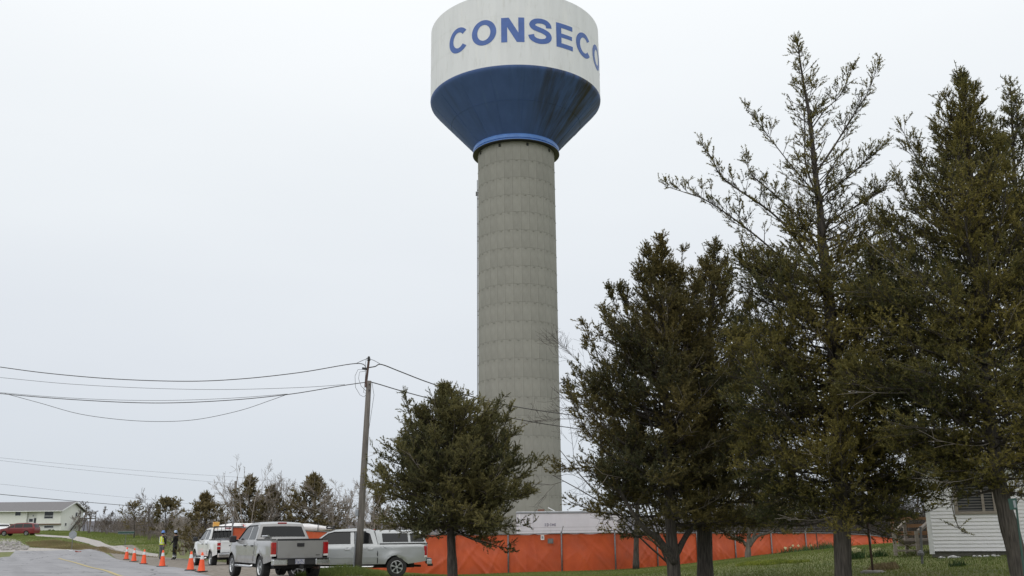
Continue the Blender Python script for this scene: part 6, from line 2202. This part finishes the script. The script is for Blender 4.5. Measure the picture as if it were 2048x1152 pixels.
# the right-hand tree with the leaning trunk
Y = 20.0
cedar('cedar_tree', 'broad olive cedar with a leaning trunk at the right, before the white house', 'tree', at(2050, 1200, Y),
      [dict(pts=PP([(2056, 1220), (2036, 1120), (2010, 1020), (1992, 930), (1976, 800), (1960, 600), (1946, 400), (1932, 250), (1922, 152)], Y), r0=0.225, r1=0.010, t0=0.20, n=330, pw=0.95, flare=True,
            env=[(0.22, 1.6, 1.2), (0.32, 2.6, 1.8), (0.45, 3.0, 2.2), (0.58, 2.6, 2.1), (0.70, 1.6, 1.4), (0.80, 0.95, 0.85), (0.90, 0.42, 0.42), (0.96, 0.18, 0.18), (1, 0.05, 0.05)],
            elev=(-0.05, 1.0), leafy=[(0, 0.8), (0.3, 0.95), (0.85, 0.85), (1, 0.6)]),
       *plumes(PP([(2056, 1220), (2036, 1120), (2010, 1020), (1992, 930), (1976, 800), (1960, 600), (1946, 400), (1932, 250), (1922, 152)], Y), 40, [(0.22, 1.6, 1.2), (0.32, 2.6, 1.8), (0.45, 3.0, 2.2), (0.58, 2.6, 2.1), (0.70, 1.6, 1.4), (0.80, 0.95, 0.85), (0.90, 0.42, 0.42), (0.96, 0.18, 0.18), (1, 0.05, 0.05)], 15, t0=0.25, t1=0.92),
       limb([(1958, 560), (1890, 420), (1840, 330), (1800, 250)], 34, 0.5, 0.10, 0.035, 0.7),
       limb([(1965, 640), (1880, 560), (1810, 480), (1762, 425)], 40, 0.65, 0.15, 0.04, 0.8),
       limb([(1975, 760), (1880, 690), (1790, 640), (1715, 600)], 54, 0.8, 0.25, 0.045, 0.95),
       limb([(1985, 860), (1880, 810), (1780, 770), (1700, 750)], 54, 0.8, 0.3, 0.045, 0.95),
       limb([(1945, 430), (1915, 330), (1890, 250), (1878, 200)], 22, 0.4, 0.1, 0.025, 0.7),
       limb([(1992, 930), (1950, 960), (1905, 990), (1915, 1050), (1935, 1068)], 16, 0.22, 0.08, 0.02, 0.35, 0.6),
       limb([(1990, 905), (1900, 880), (1830, 890), (1790, 920)], 40, 0.6, 0.25, 0.035, 0.95),
       limb([(1988, 900), (1930, 900), (1870, 930), (1830, 965)], 40, 0.5, 0.25, 0.03, 0.95),
       limb([(1992, 915), (1960, 925), (1920, 945), (1890, 985)], 30, 0.4, 0.2, 0.025, 0.9),
       limb([(1998, 940), (2025, 925), (2050, 935), (2080, 970)], 30, 0.5, 0.25, 0.03, 0.9)],
      'leaf_olive', 505, leafL=0.048, leafW=0.020, leafN=16, dead=12, dens=1.0, twig_len=(0.10, 0.25))
Y = 21.5
cedar('cedar_tree', 'cedar cut by the right picture edge behind the leaning trunk', 'tree', at(2090, 1200, Y),
      [dict(pts=PP([(2092, 1215), (2070, 1020), (2052, 800), (2040, 600), (2030, 380), (2021, 168)], Y), r0=0.20, r1=0.010, t0=0.24, n=160, flare=True,
            env=[(0.22, 1.5, 1.5), (0.35, 1.9, 1.9), (0.55, 1.7, 1.7), (0.70, 1.15, 1.2), (0.82, 0.6, 0.65), (0.92, 0.27, 0.27), (1, 0.05, 0.05)],
            elev=(-0.05, 1.0), leafy=[(0, 0.9), (0.8, 0.85), (1, 0.5)]),
       *plumes(PP([(2092, 1215), (2070, 1020), (2052, 800), (2040, 600), (2030, 380), (2021, 168)], Y), 24, [(0.22, 1.5, 1.5), (0.35, 1.9, 1.9), (0.55, 1.7, 1.7), (0.70, 1.15, 1.2), (0.82, 0.6, 0.65), (0.92, 0.27, 0.27), (1, 0.05, 0.05)], 16, t0=0.3, t1=0.92)],
      'leaf_green', 606, leafL=0.064, leafW=0.027, leafN=8, dens=1.0, twig_len=(0.10, 0.25))

# smaller cedars by the fence
Y = 46.0
cedar('cedar_tree', 'small straight cedar against the orange fence, left of the forked trunk', 'tree', at(1272, 1136, Y),
      [dict(pts=PP([(1272, 1138), (1273, 1060), (1276, 960), (1280, 850)], Y), r0=0.16, r1=0.02, t0=0.22, n=60,
            env=[(0.2, 1.8, 1.4), (0.5, 2.1, 1.6), (0.8, 1.2, 1.0), (1, 0.2, 0.2)], elev=(-0.25, 0.9), leafy=full)],
      'leaf_brown', 707, leafL=0.13, leafW=0.06, leafN=7, dens=0.9, sec_rate=5, twig_rate=7, twig_len=(0.25, 0.5))
Y = 44.0
cedar('cedar_tree', 'low spreading dark cedar with several pale limbs before the orange fence', 'tree', at(1496, 1128, Y),
      [dict(pts=PP([(1496, 1130), (1496, 1105), (1497, 1085), (1500, 1050), (1510, 980)], Y), r0=0.17, r1=0.04, t0=0.5, n=34,
            env=[(0.4, 1.4, 1.6), (1, 1.3, 1.4)], elev=(0.0, 0.9), leafy=full),
       dict(pts=PP([(1495, 1092), (1480, 1078), (1462, 1070), (1440, 1040)], Y), r0=0.09, r1=0.03, t0=0.5, n=16, env=[(0, 0.9, 0.8), (1, 0.9, 0.8)], elev=(0.1, 0.8), leafy=full),
       dict(pts=PP([(1499, 1092), (1516, 1072), (1545, 1062), (1580, 1030)], Y), r0=0.09, r1=0.03, t0=0.5, n=22, env=[(0, 0.9, 0.9), (1, 1.1, 1.1)], elev=(-0.1, 0.8), leafy=full),
       dict(pts=PP([(1498, 1090), (1512, 1062), (1525, 1035), (1560, 990)], Y), r0=0.07, r1=0.03, t0=0.4, n=18, env=[(0, 0.9, 0.9), (1, 1.2, 1.2)], elev=(0.0, 0.8), leafy=full)],
      'leaf_brown', 808, leafL=0.12, leafW=0.055, leafN=7, dens=0.85, sec_rate=5, twig_rate=7, twig_len=(0.25, 0.5), bark='bark_pale')


# ------------------------------------------------------------------ leafless trees and shrubs
def bare(name, label, cat, base, stems, seed, r0=0.05, m='twig_grey', group=None, gens=4, rate=(2.6, 2.4, 2.2), spread=0.62, shrink=0.62, upb=0.18, rmin=0.006, t0=0.25):
    rg = np.random.default_rng(seed)
    base = np.asarray(base, float)
    t_ = thing(name, label, cat, base, 0, group)
    P0 = np.array([s_[0] for s_ in stems], float)
    P2 = np.array([s_[1] for s_ in stems], float)
    r = np.full(len(P0), r0)
    for g in range(gens):
        ln = np.linalg.norm(P2 - P0, axis=1)
        P1 = (P0 + P2) / 2 + rg.normal(0, 0.11, (len(P0), 3)) * ln[:, None]
        if g == 0:
            w0 = Wood()
            w0.add(P0, P1, P2, r, r * 0.35, 6, 6)
            w0.build('trunk', M[m], t_)
            w_ = Wood()
        else:
            w_.add(P0, P1, P2, r, np.maximum(r * 0.35, rmin * 0.7), 3 if g < 3 else 2, 3)
        if g == gens - 1:
            break
        k = np.maximum(2, rg.poisson(rate[min(g, len(rate) - 1)] * 2.4, len(P0)))
        pid = np.repeat(np.arange(len(P0)), k)
        t = rg.uniform(t0, 1.0, len(pid))
        A = bez(P0[pid], P1[pid], P2[pid], t)
        D = bezd(P0[pid], P1[pid], P2[pid], t)
        d = unit(D + rg.normal(size=(len(pid), 3)) * spread + np.array([0, 0, upb]))
        l = ln[pid] * shrink * (1.1 - 0.6 * t) * rg.uniform(0.6, 1.2, len(pid))
        r = np.maximum(r[pid] * 0.5 * (1 - 0.4 * t), rmin)
        P0, P2 = A, A + d * l[:, None]
    tag(w_.build('branches', M[m], t_), kind='stuff')
    return t_


def px_bare(label, px, pyb, Y, stems, seed, **k):
    b = at(px, pyb, Y)
    b[2] = min(b[2], H(b[0], Y)) - 0.05
    st_ = [((0.0 + 0.1 * i - 0.1, 0.05 * i, 0), at(q[0], q[1], Y + (i % 3 - 1) * 0.8) - b) for i, q in enumerate(stems)]
    return bare(k.pop('name', 'bare_tree'), label, k.pop('cat', 'tree'), b, st_, seed, **k)


# leafless tree between the small cedar and the dark cedars
px_bare('leafless tree with fine grey twigs showing between the tower shaft and the dark cedars', 1342, 1128, 47, [(1180, 795), (1200, 765), (1120, 900), (1220, 775), (1105, 950)], 900, r0=0.05, m='twig', rmin=0.007)
# wood behind the fence at the right: leafless trees and a mass of brush
rg = np.random.default_rng(77)
proto = None
for k in range(16):
    px = 1395 + k * 44 + rg.uniform(-12, 12)
    Yb = rg.uniform(70, 92)
    b = at(px, 1070, Yb)
    b[2] = H(b[0], Yb) - 0.2
    if k < 4:
        hgt = rg.uniform(5.5, 8)
        o = bare('bare_tree', 'dark leafless tree in the wood behind the orange fence', 'tree', b, [((0, 0, 0), (rg.uniform(-0.6, 0.6), 0, hgt)), ((0, 0, 0.8), (rg.uniform(-2, 2), 0.5, hgt * 0.8)), ((0, 0, 0.5), (rg.uniform(-2, 2), -0.8, hgt * 0.75))],
                 910 + k, r0=0.11, m='twig', group='leafless trees behind the fence', rmin=0.013, rate=(3.6, 2.8, 2.2))
        protos = [o] if k == 0 else protos + [o]
    else:
        o = copy_tree(protos[k % 4])
        o.location = b
        o.rotation_euler = (0, 0, rg.uniform(0, 6))
        s_ = rg.uniform(0.85, 1.2)
        o.scale = (s_, s_, s_)


def brush(name, label, region, n, hgt, m, seed, r=0.02):
    """a thicket of upright forked stems nobody could count"""
    rg_ = np.random.default_rng(seed)
    P = scatter(n, region, seed)
    h = hgt * rg_.uniform(0.45, 1.15, n)
    d = unit(np.stack([rg_.normal(0, 0.32, n), rg_.normal(0, 0.32, n), np.ones(n)], -1))
    w_ = Wood()
    P2 = P + d * h[:, None]
    P1 = (P + P2) / 2 + rg_.normal(0, 0.08, (n, 3)) * h[:, None]
    w_.add(P, P1, P2, np.full(n, r), np.full(n, r * 0.4), 3, 3)
    for lvl in range(2):
        k = np.repeat(np.arange(len(P)), 5 if lvl == 0 else 4)
        t = rg_.uniform(0.2, 1, len(k))
        A = bez(P[k], P1[k], P2[k], t)
        dd = unit(bezd(P[k], P1[k], P2[k], t) + rg_.normal(size=(len(k), 3)) * 0.6)
        l = np.linalg.norm(P2 - P, axis=1)[k] * 0.42 * rg_.uniform(0.5, 1.1, len(k))
        P, P2 = A, A + dd * l[:, None]
        P1 = (P + P2) / 2 + rg_.normal(0, 0.08, (len(k), 3)) * l[:, None]
        w_.add(P, P1, P2, np.full(len(k), r * 0.6), np.full(len(k), r * 0.35), 2 - lvl, 3)
    return tag(w_.build(name, M[m], None), label, kind='stuff')


brush('brush', 'dark leafless brush behind the orange fence at right', [(12, 62), (30, 66), (42, 78), (40, 95), (14, 92)], 1500, 3.6, 'twig', 71, 0.022)
brush('brush', 'grey leafless thicket behind the three pickups', [(-18.8, 60), (-12, 56.5), (-2, 54), (2, 60), (-8, 74), (-23.5, 80)], 800, 2.3, 'twig_grey', 72, 0.012)
brush('brush', 'brown leafless thicket along the back of the green field', [(-70, 163), (-54, 138), (-43.8, 119), (-34, 99), (-27.5, 84), (-22, 82), (-26, 100), (-40, 128), (-57, 152), (-64, 170)], 1000, 2.3, 'twig_mid', 73, 0.022)


def sparse_cedar(label, px, pyb, pyt, Y, wl_, wr_, seed, leaf='leaf_far', n=60, dens=0.8, t0=0.12, L=0.2, W_=0.09, lean=0, elev=(0.0, 1.0), env=None):
    sc = Y / 1950
    b = at(px, pyb, Y)
    b[2] = min(b[2], H(b[0], Y)) - 0.05
    tp = at(px + lean, pyt, Y)
    hgt = tp[2] - b[2]
    env = env or [(0, 0.9, 0.9), (0.25, 1.15, 1.15), (0.5, 0.85, 0.85), (0.75, 0.42, 0.42), (0.9, 0.16, 0.16), (1, 0.03, 0.03)]
    k = max(1.0, Y / 60)
    return cedar('cedar_tree', label, 'tree', b, [dict(pts=[b, b + (tp - b) * 0.4 + (0.05, 0, 0), b + (tp - b) * 0.75, tp], r0=0.05 * hgt ** 0.5, r1=0.02, t0=t0, n=n,
                 env=[(f, l * wl_ * sc, r_ * wr_ * sc) for f, l, r_ in env], elev=elev, leafy=full)],
                 leaf, seed, leafL=L, leafW=W_, leafN=6, dens=dens, sec_rate=4.2 / k, twig_rate=5.5 / k, twig_len=(0.22 * k, 0.45 * k), twig_r=0.008)


sparse_cedar('rusty cedar behind the white pickup, left of the distant pole', 411, 1066, 997, 66, 60, 58, 1101, n=80)
sparse_cedar('dark multi-topped cedar just right of the distant pole', 500, 1068, 962, 62, 66, 56, 1102, 'leaf_far', n=90)
sparse_cedar('dense low cedar behind the pewter pickup, right of the multi-topped one', 543, 1068, 982, 61, 60, 58, 1103, 'leaf_far', n=90)
sparse_cedar('pointed cedar above the pewter pickup roof, left of the near utility pole', 629, 1068, 959, 60, 78, 78, 1104, 'leaf_far', n=120)
sparse_cedar('low cedar half hidden between the utility pole and the rounded green cedar', 760, 1075, 985, 60, 28, 30, 1105, 'leaf_far', n=46)
sparse_cedar('flat-topped open pine behind the yellow vest worker', 331, 1092, 1010, 92, 32, 34, 1106, 'leaf_far', n=46, t0=0.3, L=0.26, W_=0.12, env=[(0.3, 0.4, 0.4), (0.5, 0.9, 1.0), (0.75, 0.9, 0.9), (0.9, 0.6, 0.55), (1, 0.1, 0.1)])
sparse_cedar('thin greyish pine above the green street sign', 268, 1080, 1014, 118, 34, 34, 1107, 'leaf_far', n=30, dens=0.6, t0=0.2, L=0.26, W_=0.1, env=[(0.2, 0.7, 0.7), (0.5, 0.9, 0.9), (0.8, 0.5, 0.5), (1, 0.1, 0.1)])
px_bare('leafless tree with curling twigs reaching above the distant pole', 500, 1066, 60, [(458, 990), (480, 965), (520, 970), (555, 985), (440, 985)], 1201, r0=0.045, rmin=0.008)
px_bare('leafless tree to the right of the pointed cedar', 672, 1066, 59, [(660, 1000), (690, 978), (705, 1000), (640, 990), (650, 985)], 1202, r0=0.045, rmin=0.008)
px_bare('leafless shrub right behind the near utility pole', 740, 1066, 57, [(720, 1000), (745, 985), (760, 1000), (735, 1010)], 1203, r0=0.04, rmin=0.008)
px_bare('leafless tree between the multi-topped and the pointed cedar', 575, 1066, 62, [(560, 985), (585, 1000), (600, 1010), (548, 990)], 1204, r0=0.04, rmin=0.008)
px_bare('pale leafless tree just right of the cream house gable', 178, 1066, 150, [(170, 1018), (186, 1020), (180, 1030)], 1205, r0=0.07, m='twig_mid', rmin=0.024)
px_bare('small leafless tree left of the greyish pine', 215, 1072, 140, [(208, 1030), (222, 1034)], 1206, r0=0.06, m='twig_mid', rmin=0.022)
px_bare('leafless tree between the two pines at left', 298, 1084, 110, [(295, 1005), (305, 1015), (285, 1025)], 1207, r0=0.06, m='twig_mid', rmin=0.018)
px_bare('leafless shrub behind the black jacket worker', 366, 1094, 82, [(355, 1035), (372, 1030), (384, 1042)], 1208, r0=0.06, rmin=0.015)
px_bare('dark leafless tree by the outside stair of the cream house', 160, 1066, 160, [(156, 1026), (165, 1036)], 1209, r0=0.07, m='twig_mid', rmin=0.024)
px_bare('leafless tree left of the rusty cedar', 385, 1072, 76, [(378, 1030), (395, 1022), (388, 1040)], 1210, r0=0.05, rmin=0.014)
